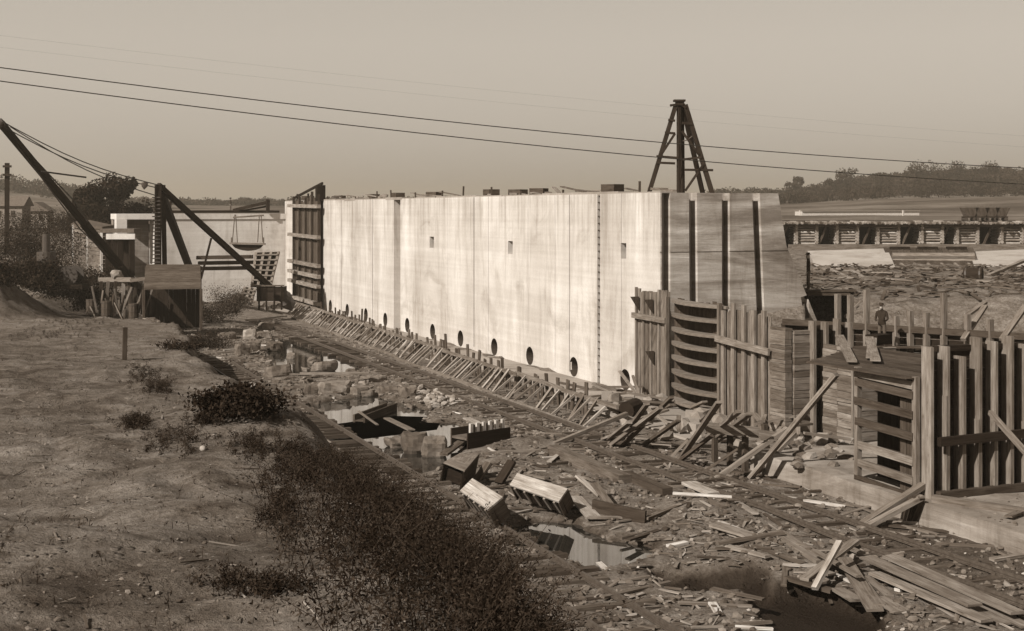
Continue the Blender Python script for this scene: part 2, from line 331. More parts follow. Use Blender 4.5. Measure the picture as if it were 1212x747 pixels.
fd = (DD[:-1,:-1] > 160).ravel(); me.polygons.foreach_set('material_index', fd.astype('i')); me.polygons.foreach_set('use_smooth', [True]*len(me.polygons))
g = bpy.data.objects.new('ground', me); COL.objects.link(g); tag(g, kind='structure')
for p in PUDDLES:
    cx = sum(q.x for q in p)/len(p); cy = sum(q.y for q in p)/len(p); e = [V(q.x + (q.x-cx)*.35, q.y + (q.y-cy)*.35, -.105) for q in p]
    w = MB(); w.v = [tuple(q) for q in e]; w.face(list(range(len(e))), [(0,0)]*len(e), 1); o = w.build('water', 'water'); tag(o, kind='structure')
    if o.data.polygons[0].normal.z < 0: o.data.flip_normals()
# ---------------------------------------------------------------- the long lock wall
WX = 29.4; WT = 9.25
def wy(px): return ((C*C and (1/(px+65))*F/(C*C)) - math.tan(PSI))*WX      # distance along the wall of a photo column
lock = thing('lock_wall', 'long pale concrete lock wall with round ports along its foot and board-marked near end', 'wall', (WX+3, 53, 0))
b = MB(); Y0, Y1 = 53.0, 125.2
b.prism([(WX,Y0,-1.2),(39.9,Y0,-1.2),(36.05,Y0,6.85),(35.6,Y0,WT),(WX,Y0,WT)], (0,Y1-Y0,0))
body = b.build('wall_body', 'concrete_wall', lock)
bm = bmesh.new(); bm.from_mesh(body.data); bmesh.ops.recalc_face_normals(bm, faces=bm.faces); bm.to_mesh(body.data); bm.free()
cut = MB(); PORTS = [(740,458),(679,440),(627,427),(585,413),(545,403),(512,395),(482,387),(456,379),(433,373),(411,366),(391,361)]
def cyl(m, c, r, l, ax): m.tube([V(c)-V(ax)*l/2, V(c)+V(ax)*l/2], r, 20)
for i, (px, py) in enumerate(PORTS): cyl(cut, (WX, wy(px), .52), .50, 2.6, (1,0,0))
for px in (511, 604, 738): cut.box((WX, wy(px), 6.35 if px != 738 else 6.55), (1.8, {511:.85,604:.7,738:.55}[px], .74))
for px, w, dp in ((708.6,.30,.34),(470,1.5,.5),(404,.12,.14),(441,.14,.14),(561,.16,.16),(578,.06,.08),(657,.05,.07),(674,.10,.12),(625,.035,.05),(735.5,.035,.05),(530,.035,.05),(392,.06,.06)):
    cut.box((WX, wy(px), 4.9), (dp*2, w, 9.4 if dp < .3 else 10.4))
def ex(px): return WX + (px-780)/142*6.2
for (p0, p1, w) in ((786.5,787,.42),(818,820,.42),(857.5,858,.42),(894,905,.42)):
    x0, x1 = ex(p0), ex(p1); cut.hexa([(x1-w/2,Y0-.5,-1.0),(x1+w/2,Y0-.5,-1.0),(x1+w/2,Y0+.55,-1.0),(x1-w/2,Y0+.55,-1.0),(x0-w/2,Y0-.5,9.6),(x0+w/2,Y0-.5,9.6),(x0+w/2,Y0+.55,9.6),(x0-w/2,Y0+.55,9.6)])
cut.box((33.0, Y0, 6.58), (7.6, .10, .05))
cut.hexa([(37.05,Y0-.5,3.4),(37.35,Y0-.5,3.4),(37.35,Y0+.3,3.4),(37.05,Y0+.3,3.4),(36.85,Y0-.5,4.4),(37.25,Y0-.5,4.5),(37.25,Y0+.3,4.5),(36.85,Y0+.3,4.4)])
cut = cut.build('cutter', 'concrete_wall', lock)
bm = bmesh.new(); bm.from_mesh(cut.data); bmesh.ops.recalc_face_normals(bm, faces=bm.faces); bm.to_mesh(cut.data); bm.free()
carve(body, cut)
body.data.materials.clear(); body.data.materials.append(M['concrete_wall']); body.data.materials.append(M['concrete_board_marked']); body.data.materials.append(M['old_iron_and_port_shade'])
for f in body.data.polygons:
    c_ = f.center; f.material_index = 1 if (c_.y < .45 and c_.x > -2.98) else (2 if (c_.x > -2.99 and c_.z < 1.2 and c_.x < -1 and any(abs(c_.y+53-wy(px)) < .6 for px, py in PORTS)) else 0)  # port interiors coloured near-black to stand for the shade inside them
for k in range(26):                         # rungs of the recessed ladder
    z = .35 + k*.34; y = wy(708.6); MB().tube([(WX+.05,y-.17,z),(WX+.05,y+.17,z)], .028, 6).build('rung', 'old_iron_and_port_shade', lock)
cop = MB()
y = Y0
while y < Y1-.5:
    l = random.uniform(2.5, 6); l = min(l, Y1-y); cop.box((WX+.45+random.uniform(-.03,.03), y+l/2, WT+.02), (.85, l-.05, random.uniform(.06,.20)), tone=T(.9,1.1)); y += l
cop.build('coping_lift', 'concrete_rough', lock)
# footing ledge, and the low concrete wall to the right
f = MB()
y = 42.5
while y < 111: l = random.uniform(4, 8); f.prism([(25.0,y,-.5),(29.45,y,-.5),(29.45,y,.0),(27.4,y,.10+random.uniform(-.03,.03)),(25.1,y,random.uniform(.02,.1))], (0,l-.02,0), T(.9,1.1)); y += l
tag(f.build('concrete_footing', 'concrete_rough'), 'pale concrete ledge along the foot of the long lock wall', 'footing')
def rough_slab(name, mat, x0, x1, y0, y1, z0, zt, step=.5):    # slab with an uneven top and front arris
    nx = max(2, int((x1-x0)/step)); ny = max(2, int((y1-y0)/step)); m = MB()
    for i in range(nx+1):
        for j in range(ny+1):
            x = x0+(x1-x0)*i/nx; y = y0+(y1-y0)*j/ny
            m.v.append((x + (float(fbm(y*.7, 3.0, 3, 2))*.18 if i == 0 else 0), y, zt(y) + float(fbm(x*.9, y*.9, 3, 12))*.22*(1 if i else .4)))
    W = ny+1
    for i in range(nx):
        for j in range(ny): m.face([i*W+j,(i+1)*W+j,(i+1)*W+j+1,i*W+j+1], [(0,0)]*4, T(.94,1.06))
    o0 = len(m.v)
    for j in range(ny+1): y = y0+(y1-y0)*j/ny; m.v.append((x0-.06+float(fbm(y*1.1, 1.0, 3, 6))*.12, y, z0))
    for j in range(ny): m.face([j, j+1, o0+j+1, o0+j], [(0,0)]*4, 1)
    o1 = len(m.v)
    for i in range(nx+1): m.v.append((x0+(x1-x0)*i/nx, y0, z0)); m.v.append((x0+(x1-x0)*i/nx, y1, z0))
    for i in range(nx): m.face([i*W,(i+1)*W,o1+2*i+2,o1+2*i][::-1], [(0,0)]*4, 1); m.face([i*W+ny,(i+1)*W+ny,o1+2*i+3,o1+2*i+1], [(0,0)]*4, 1)
    return m.build(name, mat, None)
tag(rough_slab('low_wall', 'concrete_old', 24.2, 33.5, 12, 37.6, -.6, lambda y: .62 - max(0, 24-y)*.01), 'low rough concrete base wall under the right-hand timber forms', 'low wall')
# ---------------------------------------------------------------- form work helpers
def board_wall(m, p0, p1, z0, z1, bw, th, jit=.04, tlo=.7, thi=1.25, topj=.1, out=0):     # vertical boards between two plan points
    p0, p1 = V(*p0, 0), V(*p1, 0); L = (p1-p0).length; d = (p1-p0)/L; k = int(L/bw); nrm = V(d.y, -d.x, 0)
    for i in range(k):
        q = p0 + d*(i+.5)*L/k + nrm*random.uniform(0, .012)
        m.beam((q.x,q.y,z0), (q.x,q.y,z1+random.uniform(-topj,topj)), L/k-random.uniform(.008,.035), th, up=nrm, tone=T(tlo,thi), jit=.016)
def stacked(m, p0, p1, z0, z1, bh, th, cols=1, tlo=.65, thi=1.3):                        # crib of boards laid flat on each other
    p0, p1 = V(*p0, 0), V(*p1, 0); z = z0; L = (p1-p0)
    while z < z1-.02:
        h = random.choice((bh, bh*.6, bh*1.3)); h = min(h, z1-z)
        for c_ in range(cols):
            a = p0 + L*(c_/cols); e = p0 + L*((c_+1)/cols); s_ = random.uniform(-.02,.02); nr_ = V(L.y,-L.x,0).normalized()*random.uniform(-.02,.03)
            m.beam((a+nr_)[:2]+(z+h/2,) if False else (a.x+nr_.x, a.y+nr_.y, z+h/2), (e.x+nr_.x, e.y+nr_.y, z+h/2), th, h-.012, tone=T(tlo,thi), jit=.008)
        z += h
# --- near form against the wall (photo 765-930)
fm = thing('wall_form', 'grey timber wall form with bow-shaped shelves standing at the near corner of the lock wall', 'formwork', (28.9, 48, 0))
FX = 28.75
m = MB(); board_wall(m, (FX, 54.0), (FX, 51.0), -.3, 4.9, .36, .06); m.build('plank_panel', 'wood_mid', fm)
m = MB(); board_wall(m, (FX+.25, 51.0), (FX+.25, 46.8), -.3, 4.65, .26, .05, tlo=.6, thi=1.0); m.build('recessed_panel', 'wood_dull', fm)
m = MB(); board_wall(m, (FX+.05, 46.8), (FX+.05, 43.3), -.2, 4.5, .45, .05, tlo=.7, thi=1.1); m.build('batten_panel', 'wood_mid', fm)
for y in (46.5, 45.75, 45.0, 44.3, 43.6): MB().beam((FX-.10,y,-.2),(FX-.10,y,4.62+random.uniform(-.15,.2)), .11, .22, up=(0,1,0), tone=T(.9,1.3)).build('batten', 'wood_mid', fm)
for y in (53.9, 53.2, 52.5, 51.8, 51.1): MB().beam((FX-.08,y,-.2),(FX-.08,y,4.9+random.uniform(-.1,.15)), .10, .12, up=(0,1,0), tone=T(.8,1.2)).build('batten', 'wood_mid', fm)
MB().beam((FX-.2,54.05,3.75),(FX-.2,51.0,3.72), .12, .24, tone=1.05).build('wale', 'wood_mid', fm)
MB().beam((FX-.28,46.8,3.35),(FX-.28,43.0,3.15), .10, .26, tone=1.2).build('wale', 'wood_mid', fm)
for k in range(8):                          # bow shaped shelf wales
    z = 4.55 - k*.60; m = MB(); ya, yb = 51.0, 46.6; pts = []
    for i in range(11):
        t = i/10; pts.append((FX+.2-(.12+.62*math.sin(math.pi*t)**.8), ya+(yb-ya)*t, z-.05*t))
    poly = [(FX+.24, ya, z)] + pts + [(FX+.24, yb, z-.05)]
    m.prism(poly, (0,0,.11), T(.9,1.2)); o = sw_ = m.build('shelf_wale', 'wood_mid', fm)
    bm = bmesh.new(); bm.from_mesh(o.data); bmesh.ops.recalc_face_normals(bm, faces=bm.faces); bm.to_mesh(o.data); bm.free()
    for yy in (48.1, 49.4): MB().box((FX-.15, yy, z-.06), (.16,.08,.10)).build('cleat', 'wood_mid', sw_)
for y in (51.05, 46.75): MB().beam((FX-.12,y,-.3),(FX-.12,y,4.75), .16, .16, up=(0,1,0), tone=.9).build('post', 'wood_mid', fm)
for (y, z) in ((53.6,4.6),(52.3,4.55),(52.2,2.3)): MB().prism([(FX-.1,y,z),(FX-.1,y,z-.6),(FX-.5,y,z)], (0,.1,0), .8).build('bracket', 'wood_dull', fm)
m = MB(); stacked(m, (FX+.05, 43.2), (FX+.05, 42.2), -.2, 4.1, .24, .3, 1, .6, 1.3); cb = m.build('stacked_boards', 'wood_mid', fm)
m = MB(); stacked(m, (FX+.25, 42.25), (FX+1.1, 42.25), -.2, 4.0, .24, .25, 1, .6, 1.2); m.build('stacked_boards', 'wood_mid', fm)
# --- bulkhead set back between the two forms
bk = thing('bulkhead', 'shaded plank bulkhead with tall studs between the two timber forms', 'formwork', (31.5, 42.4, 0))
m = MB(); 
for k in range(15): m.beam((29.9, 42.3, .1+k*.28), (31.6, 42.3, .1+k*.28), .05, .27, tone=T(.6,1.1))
m.build('sheathing', 'wood_dark', bk)  # shade between the studs is put into the dark board colour
for x, h in ((29.75,4.35),(30.3,4.3),(30.85,4.4),(31.4,4.25)): MB().beam((x,42.05,0),(x,42.05,h), .12, .34, up=(0,1,0), tone=T(.85,1.2)).build('stud', 'wood_mid', bk)
# --- stacked crib and the box form
cr = thing('crib_pier', 'square pier of stacked boards left of the open shelved box form', 'crib', (29.3, 39.3, .5))
m = MB(); stacked(m, (29.0, 40.2), (29.0, 38.5), .3, 3.7, .20, .22, 2, .55, 1.35); m.build('side_boards', 'wood_mid', cr)
m = MB(); stacked(m, (29.12, 38.42), (30.6, 38.42), .3, 3.7, .20, .2, 2, .55, 1.25); m.build('end_boards', 'wood_mid', cr)
MB().beam((28.84,38.4,.3),(28.84,38.4,3.2), .08,.10, up=(0,1,0), tone=1.1).build('corner_post', 'wood_mid', cr)
bx = thing('box_form', 'open-sided timber box form with shelves and a plank deck on top', 'formwork', (26.5, 31.5, .6))
XA = 24.62
for y in (32.55, 29.98): MB().beam((XA,y,.45),(XA,y,3.9), .16,.16, up=(0,1,0), tone=1.05).build('post', 'wood_mid', bx)
for z, tn in ((3.72,1.25),(3.45,.7),(2.9,.6),(2.3,.65),(1.62,1.2),(1.1,.9),(.62,.5)):
    MB().beam((XA-.06+random.uniform(0,.05),32.6,z+.02),(XA-.06,30.0,z-.06), .10,.22, tone=tn if tn > .8 else tn*1.3).build('rail', 'wood_mid' if tn > .8 else 'wood_dull', bx)  # paler wood paints the sunlit rails, dull wood the shaded ones
    if z < 3.3: m = MB(); m.box((XA+.36, 31.3, z-.10), (.62, 2.4, .05), tone=.7); m.build('shelf', 'wood_dull', bx)
m = MB(); board_wall(m, (XA+.75, 32.6), (XA+.75, 30.0), .5, 3.7, .3, .05, tlo=.7, thi=1.1); m.build('back_panel', 'wood_dark', bx)  # dark wood paints the shade inside the box
m = MB()
for k in range(6): m.beam((XA+.03, 30.02+k*.0, .5+0), (XA+.03, 30.02, .5), .01, .01) if False else None
for k in range(3): m.beam((XA+.12+k*.0, 30.65-k*.27, .5), (XA+.12, 30.65-k*.27, 3.2), .25, .05, up=(1,0,0), tone=T(.6,.9))
m.build('side_boards', 'wood_dull', bx)
m = MB()                                    # deck of loose boards over the box
for k in range(11):
    t = k/11; m.beam((XA-.15+t*4.6, 29.95+t*.3, 3.86), (XA-.15+t*4.4, 34.6+t*3.4, 3.84), .40, .05, tone=T(.6,.95), jit=.02)
m.build('deck', 'wood_dull', bx)
for i, (p, q) in enumerate((((24.9,33.2,3.98),(29.3,39.8,4.02)),((25.6,33.0,4.0),(29.9,38.9,4.02)),((26.2,34.0,3.96),(30.6,39.6,3.99)))):
    tag(MB().beam(p, q, .3, .06, tone=1.1+.1*i).build('plank', 'wood_mid'), 'loose plank lying on the deck of the open box form', 'plank', 'loose planks on the deck')
tag(MB().box((30.4,39.0,3.92),(.9,.5,.35), .3, .6).build('timber_block', 'wood_dark'), 'dark timber block on the crib pier beside the deck', 'block')
# --- stud panel at the right edge
sp = thing('stud_panel', 'tall dark plank panel with upright studs at the right edge of the picture', 'formwork', (29, 29.8, .6))
m = MB(); zz = .55
while zz < 4.55: m.beam((24.75,29.9,zz+.13),(33.5,29.9,zz+.13), .05, .26, tone=T(.6,1.1)); zz += .27
m.build('sheathing', 'wood_dark', sp)  # dark boards paint in the shade that the studs throw across the gaps
for i, (x, h) in enumerate(((24.75,4.75),(25.30,4.75),(25.86,4.45),(26.42,4.95),(26.98,4.82),(27.55,4.95),(28.1,4.7),(28.65,4.9),(29.2,4.7),(29.75,4.8),(30.3,4.8),(30.85,4.7),(31.4,4.9))):
    zj = random.uniform(2.2,3.4) if i else 2.6
    sd_ = MB().beam((x,29.66,.55),(x,29.66,h), .09,.40, up=(0,1,0), tone=T(.85,1.3)).build('stud', 'wood_mid', sp)
    if i: MB().beam((x-.05,29.60,.6),(x-.05,29.60,zj), .06,.28, up=(0,1,0), tone=T(.9,1.3)).build('splice', 'wood_mid', sd_)
MB().beam((24.9,29.38,2.18),(33.5,29.38,2.30), .14,.24, tone=.9).build('wale', 'wood_dark', sp)
MB().beam((24.9,29.42,.72),(33.5,29.42,.72), .22,.2, tone=.7).build('sill', 'wood_dull', sp)
MB().beam((25.2,29.9,4.66),(33.5,29.9,4.6), .2,.16, tone=.8).build('cap', 'wood_dark', sp)
p = at_d(1172, 488, 35.5); q = at_d(1225, 548, 33.5); tag(MB().beam(p, q, .12,.12, tone=1.0).build('prop', 'wood_mid'), 'slanting timber prop leaning on the dark stud panel at the right edge', 'prop')
# --- rear bulkhead with tall posts and the walkway with the standing man
rb = thing('rear_bulkhead', 'row of tall posts and planks behind the plank deck with a man before it', 'formwork', (38, 50, 2))
a = at_d(925, 400, 57.5); b_ = at_d(1250, 400, 50.5)
m = MB()
for k in range(9): z = 1.2+k*.29; m.beam((a.x,a.y,z), (b_.x,b_.y,z), .06,.27, tone=T(.6,1.1))
m.build('sheathing', 'wood_dark', rb)
for px, top in ((995,348),(1011,349),(1031,343),(1067,374),(1084,368),(1103,370),(1123,347),(1150,372),(1175,378)):
    t = (px-925)/325; q = a.lerp(b_, t); e = (q - V(0,0,0)); qx, qy = q.x-.15*S, q.y-.30*C; d = qx*S+qy*C
    MB().beam((qx,qy,.5),(qx,qy,CZ+(HY-top)/F*d), .20,.20, up=(0,1,0), tone=T(.85,1.25)).build('post', 'wood_mid', rb)
MB().beam(at_d(1020,357,56), at_d(1000,376,56), .12,.12, tone=1.1).build('diagonal', 'wood_mid', rb)
MB().beam(a+V(-.1,-.25,.0)+V(0,0,3.75-a.z), b_+V(-.1,-.25,3.7-b_.z), .14,.25, tone=.8).build('wale', 'wood_dull', rb)
wk = thing('walkway', 'low plank walkway behind the deck where a man stands', 'walkway', at_d(1050, 430, 54))
m = MB()
for k in range(3): m.beam(at_d(1005,411,53.5+k*.4)+V(0,0,0), at_d(1110,411,52.3+k*.4), .38,.06, tone=T(.7,1.1))
m.build('boards', 'wood_dull', wk)
for px in (1010,1060,1105): q = at_d(px, 412, 53.3); MB().beam((q.x,q.y,0),(q.x,q.y,q.z-.03), .15,.15, up=(0,1,0)).build('leg', 'wood_dull', wk)
for px0,py0,px1,py1,d,lb in ((1140,402,1166,362,52,'short pale plank leaning against the earth bank behind the stud panel'),(1186,402,1214,362,47,'pale pole leaning on the earth bank at the right edge'),(1142,375,1166,358,58,'thin weathered board lying up the earth bank behind the stud panel')):
    tag(MB().beam(at_d(px0,py0,d), at_d(px1,py1,d+1.5), .22,.10, tone=1.0).build('plank', 'wood_mid'), lb, 'plank')
# ---------------------------------------------------------------- low slanting brace frame along the ledge, board fence behind it
def fx(y): return 22.55 + (y-46)*.042
br = thing('brace_frame', 'long low frame of slanting timber braces running beside the far track', 'formwork', (23.5, 78, 0))
def rows(z, off, w, h, name, mat, seg=5.5, tl=.8, th=1.2):
    y = 46.0
    while y < 108:
        MB().beam((fx(y)+off+random.uniform(-.07,.07), y, z+random.uniform(-.04,.04)), (fx(y+seg)+off+random.uniform(-.07,.07), y+seg+.1, z+random.uniform(-.04,.04)), w, h, tone=T(tl,th)).build(name, mat, br); y += seg
rows(.95, 1.15, .10, .16, 'top_rail', 'wood_mid'); rows(.08, .0, .14, .14, 'bottom_rail', 'wood_mid', tl=.9, th=1.3)
y = 46.4; k = 0
while y < 107.5 and k < 92:
    if random.random() < .10: y += random.uniform(.4,.9)
    if random.random() < .10:
        MB().beam((fx(y)+random.uniform(.6,1.1), y, random.uniform(.3,.9)), (fx(y)-.15, y-random.uniform(.6,1.4), .12), .09,.07, tone=T(.7,1.6)).build('brace', 'wood_mid', br)
    MB().beam((fx(y)+1.15, y, random.uniform(.85,1.06)), (fx(y)+.05+random.uniform(-.12,.12), y-.35+random.uniform(-.45,.45), .08), random.uniform(.07,.13),.09, tone=T(.7,1.9)).build('brace', 'wood_mid', br)
    y += random.uniform(.42,1.05)*(1.0 if y < 75 else 1.15); k += 1
fn = thing('board_fence', 'ragged row of short upright boards between the brace frame and the lock wall', 'fence', (25, 75, 0))
y = 50.0
for k in range(98):
    h = random.uniform(.75, 1.4); tx = random.uniform(-.12,.12)
    if random.random() < .12: h += .4
    MB().beam((fx(y)+1.55, y, -.2), (fx(y)+1.55+tx, y+random.uniform(-.2,.2), h), .26,.06, up=(1,0,0), tone=T(.6,1.3)).build('board', 'wood_dull', fn); y += random.uniform(.34,.72)
# ---------------------------------------------------------------- railway tracks
def track(label, xr, xl, y0, y1, n, gap=()):
    t = thing('railway_track', label, 'track', ((xr(y0)+xl(y0))/2, (y0+y1)/2, 0))
    for fxn in (xr, xl):
        m = MB(); y = y0; pts = []
        while y < y1: pts.append((fxn(y), y)); y += 3.0
        for (x0,ya),(x1,yb) in zip(pts, pts[1:]):
            z0 = max((hz(x0,ya)), .02)+.16; z1 = max((hz(x1,yb)), .02)+.16
            m.beam((x0,ya,z0),(x1,yb,z1), .065,.07); m.beam((x0,ya,z0-.055),(x1,yb,z1-.055), .025,.06); m.beam((x0,ya,z0-.095),(x1,yb,z1-.095), .12,.025)
        m.build('rail', 'rusty_rail', t)
    for k in range(n):
        y = y0 + (y1-y0)*(k+random.uniform(.2,.8))/n; x0, x1 = xl(y)-random.uniform(.35,.75), xr(y)+random.uniform(.3,.7)
        z = max((hz((x0+x1)/2, y)), -.02)+random.uniform(-.055,.03); s_ = random.uniform(-.12,.12)
        MB().beam((x0,y-s_,z),(x1,y+s_,z+random.uniform(-.02,.02)), random.uniform(.16,.26),.13, tone=T(.55,1.3)).build('tie', 'wood_dull', t)
track('rusty narrow track on rough ties below the weedy bank', lambda y: 13.35+(y-24)*.022, lambda y: 11.95+(y-24)*.022, 14, 76, 88)
track('rusty track on half buried ties beside the low concrete wall and brace frame', lambda y: 22.38 if y < 44 else 22.38+(y-44)*.008, lambda y: 20.98 if y < 44 else 20.98+(y-44)*.012, 14, 104, 98)
# ---------------------------------------------------------------- background: cross wall, scaffold, cribs, apron, houses
cw = thing('cross_wall', 'pale concrete wall closing the far end of the lock chamber', 'wall', (21.5, 126.5, 0))
MB().prism([(17.4,125,-.5),(29.38,125,-.5),(29.38,125,7.6),(17.4,125,7.6)], (0,3,0)).build('wall_face', 'concrete_far', cw)
MB().prism([(14.2,128.4,-.5),(17.39,128.4,-.5),(17.39,128.4,7.6),(14.2,128.4,7.6)], (0,1.5,0)).build('recessed_face', 'concrete_old', cw)
MB().box((21.75,127.2,7.86),(15.3,4.6,.5)).build('cap_slab', 'concrete_far', cw)
MB().box((14.55,125.6,6.9),(.9,1.6,1.4)).build('corner_pier', 'concrete_far', cw)
tag(MB().beam((17.5,126,8.3),(29.0,126,8.3),.6,.22,tone=.6).build('timber_walk','wood_dark'), 'dark plank walk laid along the top of the far cross wall', 'walkway')
hs = thing('hanging_stage', 'curved work stage hanging by ropes in front of the far cross wall', 'scaffold', (25, 122, 5))
D = 117.0
hull = []
for t in np.linspace(0, 1, 9): q = at_d(273+40*t, 288+ 1*t, D); hull.append((q.x, q.y, q.z - .62*math.sin(math.pi*t)**.5))
top = [at_d(313, 288.5, D), at_d(273, 287.5, D)]
o = MB().prism(hull+[tuple(t) for t in top], (.2,1.2,0), .9).build('stage_hull', 'wood_dark', hs)
bm = bmesh.new(); bm.from_mesh(o.data); bmesh.ops.recalc_face_normals(bm, faces=bm.faces); bm.to_mesh(o.data); bm.free()
MB().beam(at_d(272,288,D-.1), at_d(314,289,D-.1), .3,.16, tone=1.1).build('gunwale', 'wood_mid', hs)
for px0,px1 in ((275,278),(281,279),(305,307),(311,309)): MB().tube([at_d(px0,287,D), at_d(px1,254,D)], .045, 5).build('rope', 'hemp_rope', hs)
for px in (274,312): MB().beam(at_d(px,289,D), at_d(px,281,D), .10,.10, tone=1).build('end_post', 'wood_mid', hs)
MB().beam(at_d(276,257.5,D), at_d(312,255,D), .22,.14, tone=.8).build('spreader', 'wood_mid', hs)
wf = thing('hoist_gantry', 'dark sloping winch beam and post on top of the far cross wall', 'winch', at_d(300,250,126))
MB().beam(at_d(276,249,125.6), at_d(319,239,125.6), .22,.28).build('beam', 'wood_dark', wf); MB().beam(at_d(278,251,125.9), at_d(318,244,125.9), .2,.16).build('brace', 'wood_dark', wf)
MB().beam(at_d(317,251,125.6), at_d(317,236,125.6), .3,.3).build('post', 'wood_dark', wf); MB().beam(at_d(281,251,125.6), at_d(281,246,125.6), .25,.25).build('post', 'wood_dark', wf)
# form against the far end of the lock wall (photo 352-383)
ff = thing('far_wall_form', 'dark plank form with pale wales fixed to the far end of the lock wall', 'formwork', (29, 115, 0))
ya, yb = wy(383), wy(353)
m = MB(); board_wall(m, (WX-.28, yb), (WX-.28, ya), .2, 9.4, .55, .08, tlo=.6, thi=1.3, topj=.3); m.build('sheathing', 'wood_dull', ff)
for z, tn in ((8.75,1.5),(6.15,1.3),(3.75,1.2),(2.85,1.5),(2.0,1.4),(.55,1.5)): MB().beam((WX-.55,yb+1.2,z+.1),(WX-.55,ya-.5,z), .35,.30, tone=tn).build('wale', 'wood_mid', ff)
for y in np.linspace(yb, ya, 5): MB().beam((WX-.42,y,.2),(WX-.42,y,9.7+random.uniform(-.3,.4)), .2,.16, up=(0,1,0), tone=.6).build('stud', 'wood_dull', ff)
MB().beam((WX-.2,ya+.3,9.2),(WX-.2,ya+.3,10.55), .7,.7, up=(0,1,0), tone=.5).build('head_block', 'wood_dark', ff)
MB().beam((WX-.2,yb+1,9.5),(WX-.2,ya-.4,10.7), .14,.2, tone=.6).build('sloping_rail', 'wood_dark', ff)
for y in (yb-.5, (ya+yb)/2): MB().beam((WX-.2,y,9.2),(WX-.2,y,9.9), .14,.14, up=(0,1,0), tone=.7).build('rail_post', 'wood_dark', ff)
# leaning lattice forms and timber stacks at the wall's far foot
def lattice(p00, p10, p01, p11, nv, nh, label):
    t = thing('lattice_form', label, 'formwork', (p00+p10)/2)
    for i in range(nv): u = i/(nv-1); MB().beam(p00.lerp(p10,u), p01.lerp(p11,u), .2,.14, tone=T(.8,1.3)).build('stringer', 'wood_mid', t)
    for j in range(nh): u = (j+.5)/nh; MB().beam(p00.lerp(p01,u)+V(-.05,-.12,0), p10.lerp(p11,u)+V(-.05,-.12,0), .2,.10, tone=T(1,1.5)).build('slat', 'wood_mid', t)
    m = MB(); o = V(.1,.2,0); m.hexa([p00+o,p10+o,p11+o,p01+o,p00+o*1.3,p10+o*1.3,p11+o*1.3,p01+o*1.3], .7); m.build('backing', 'wood_dark', t)
lattice(at_d(298,340,108), at_d(319,342,108), at_d(303,299,110), at_d(330,298,110), 4, 7, 'leaning lattice form below the hanging stage')
lattice(at_d(284,357,104), at_d(296,361,104), at_d(290,340,105), at_d(302,342,105), 3, 4, 'small pale lattice form tilted beside the counterweight box')
for i in range(5):
    d = 112+i*.5; y = 305+ (i % 3)*6.5; tag(MB().beam(at_d(233+i*2,y,d), at_d(296+i,y-1,d), .5,.30, tone=T(.6,1.1)).build('timber_beam', 'wood_dull'), 'long timber beam stacked in front of the far cross wall', 'timber', 'beams stacked before the cross wall')
# derrick -----------------------------------------------------------
dk = thing('derrick', 'dark timber derrick with a raised boom, mast and stiff legs left of the lock', 'derrick', at_d(190, 372, 96))
DM = 96.0; mt = at_d(187,219,DM); mb = at_d(187,374,DM)
MB().beam(mb, mt, .42,.42, tone=.8).build('mast', 'wood_dark', dk)
m2 = at_d(196,374,DM+.5); MB().beam(m2, at_d(193,219,DM+.5), .3,.3, tone=.8).build('mast_side', 'wood_dark', dk)
for k in range(24): z = mb.z+2.2+k*.27; q = at_d(184.5, 300, DM-.1); MB().tube([(mt.x-.42,mt.y-.1,z),(mt.x+.1,mt.y-.3,z)], .04, 5).build('rung', 'old_iron_and_port_shade', dk)
cwb = at_d(322,342,106)
MB().beam(mt, at_d(328,347,105), .36,.36, tone=.8).build('stiff_leg', 'wood_dark', dk)
MB().beam(mt+V(.1,.2,-.2), at_d(224,316,116), .5,.5, tone=.8).build('stiff_leg', 'wood_dark', dk)
MB().beam(at_d(250,282,100), at_d(238,330,100), .14,.14, tone=.8).build('leg_prop', 'wood_dark', dk)
bh = at_d(172,352,107); bt = at_d(1,146,88)
sd = (bt-bh).cross(V(0,0,1)).normalized()
MB().beam(bh, bh.lerp(bt,.47)+V(0,0,0), .55,.42, tone=.8).build('boom', 'wood_dark', dk)
MB().beam(bh.lerp(bt,.44), bt, .42,.34, tone=.8).build('boom', 'wood_dark', dk)
MB().tube([bh.lerp(bt,.25)+V(0,0,.1), bh.lerp(bt,.55)+V(0,0,.75), bt], .05, 5).build('truss_rod', 'old_iron_and_port_shade', dk)
MB().tube([bh.lerp(bt,.22), bh.lerp(bt,.5)+V(0,0,-.75), bt], .05, 5).build('truss_rod', 'old_iron_and_port_shade', dk)
MB().beam(bh.lerp(bt,.55), bh.lerp(bt,.55)+V(0,0,.8), .1,.1).build('strut', 'wood_dark', dk)
MB().ball(bt, .32, (1,.6,1)).build('sheave', 'old_iron_and_port_shade', dk)
for a_, b2 in (((1,143),(187,219)),((4,150),(184,222)),((12,150),(186,232))):
    p0 = at_d(*a_, 88); p1 = at_d(*b2, 95.8); MB().tube([p0.lerp(p1,t)+V(0,0,-.5*math.sin(math.pi*t)) for t in np.linspace(0,1,9)], .035, 4).build('hoist_cable', 'cable', dk)
MB().ball(at_d(171,219,94), .27).build('tackle_block', 'old_iron_and_port_shade', dk)
MB().tube([at_d(49,203,91), at_d(102,210,93)], .06, 5).build('boom_guy', 'cable', dk)
cb = thing('counterweight_box', 'dark timber ballast box under the foot of the derrick leg', 'ballast box', at_d(320,362,102))
R_ = Matrix.Rotation(-PSI,3,'Z'); L_ = lambda x,y,z: V(WL[cb.name]) + R_ @ V(x,y,z)
m = MB()
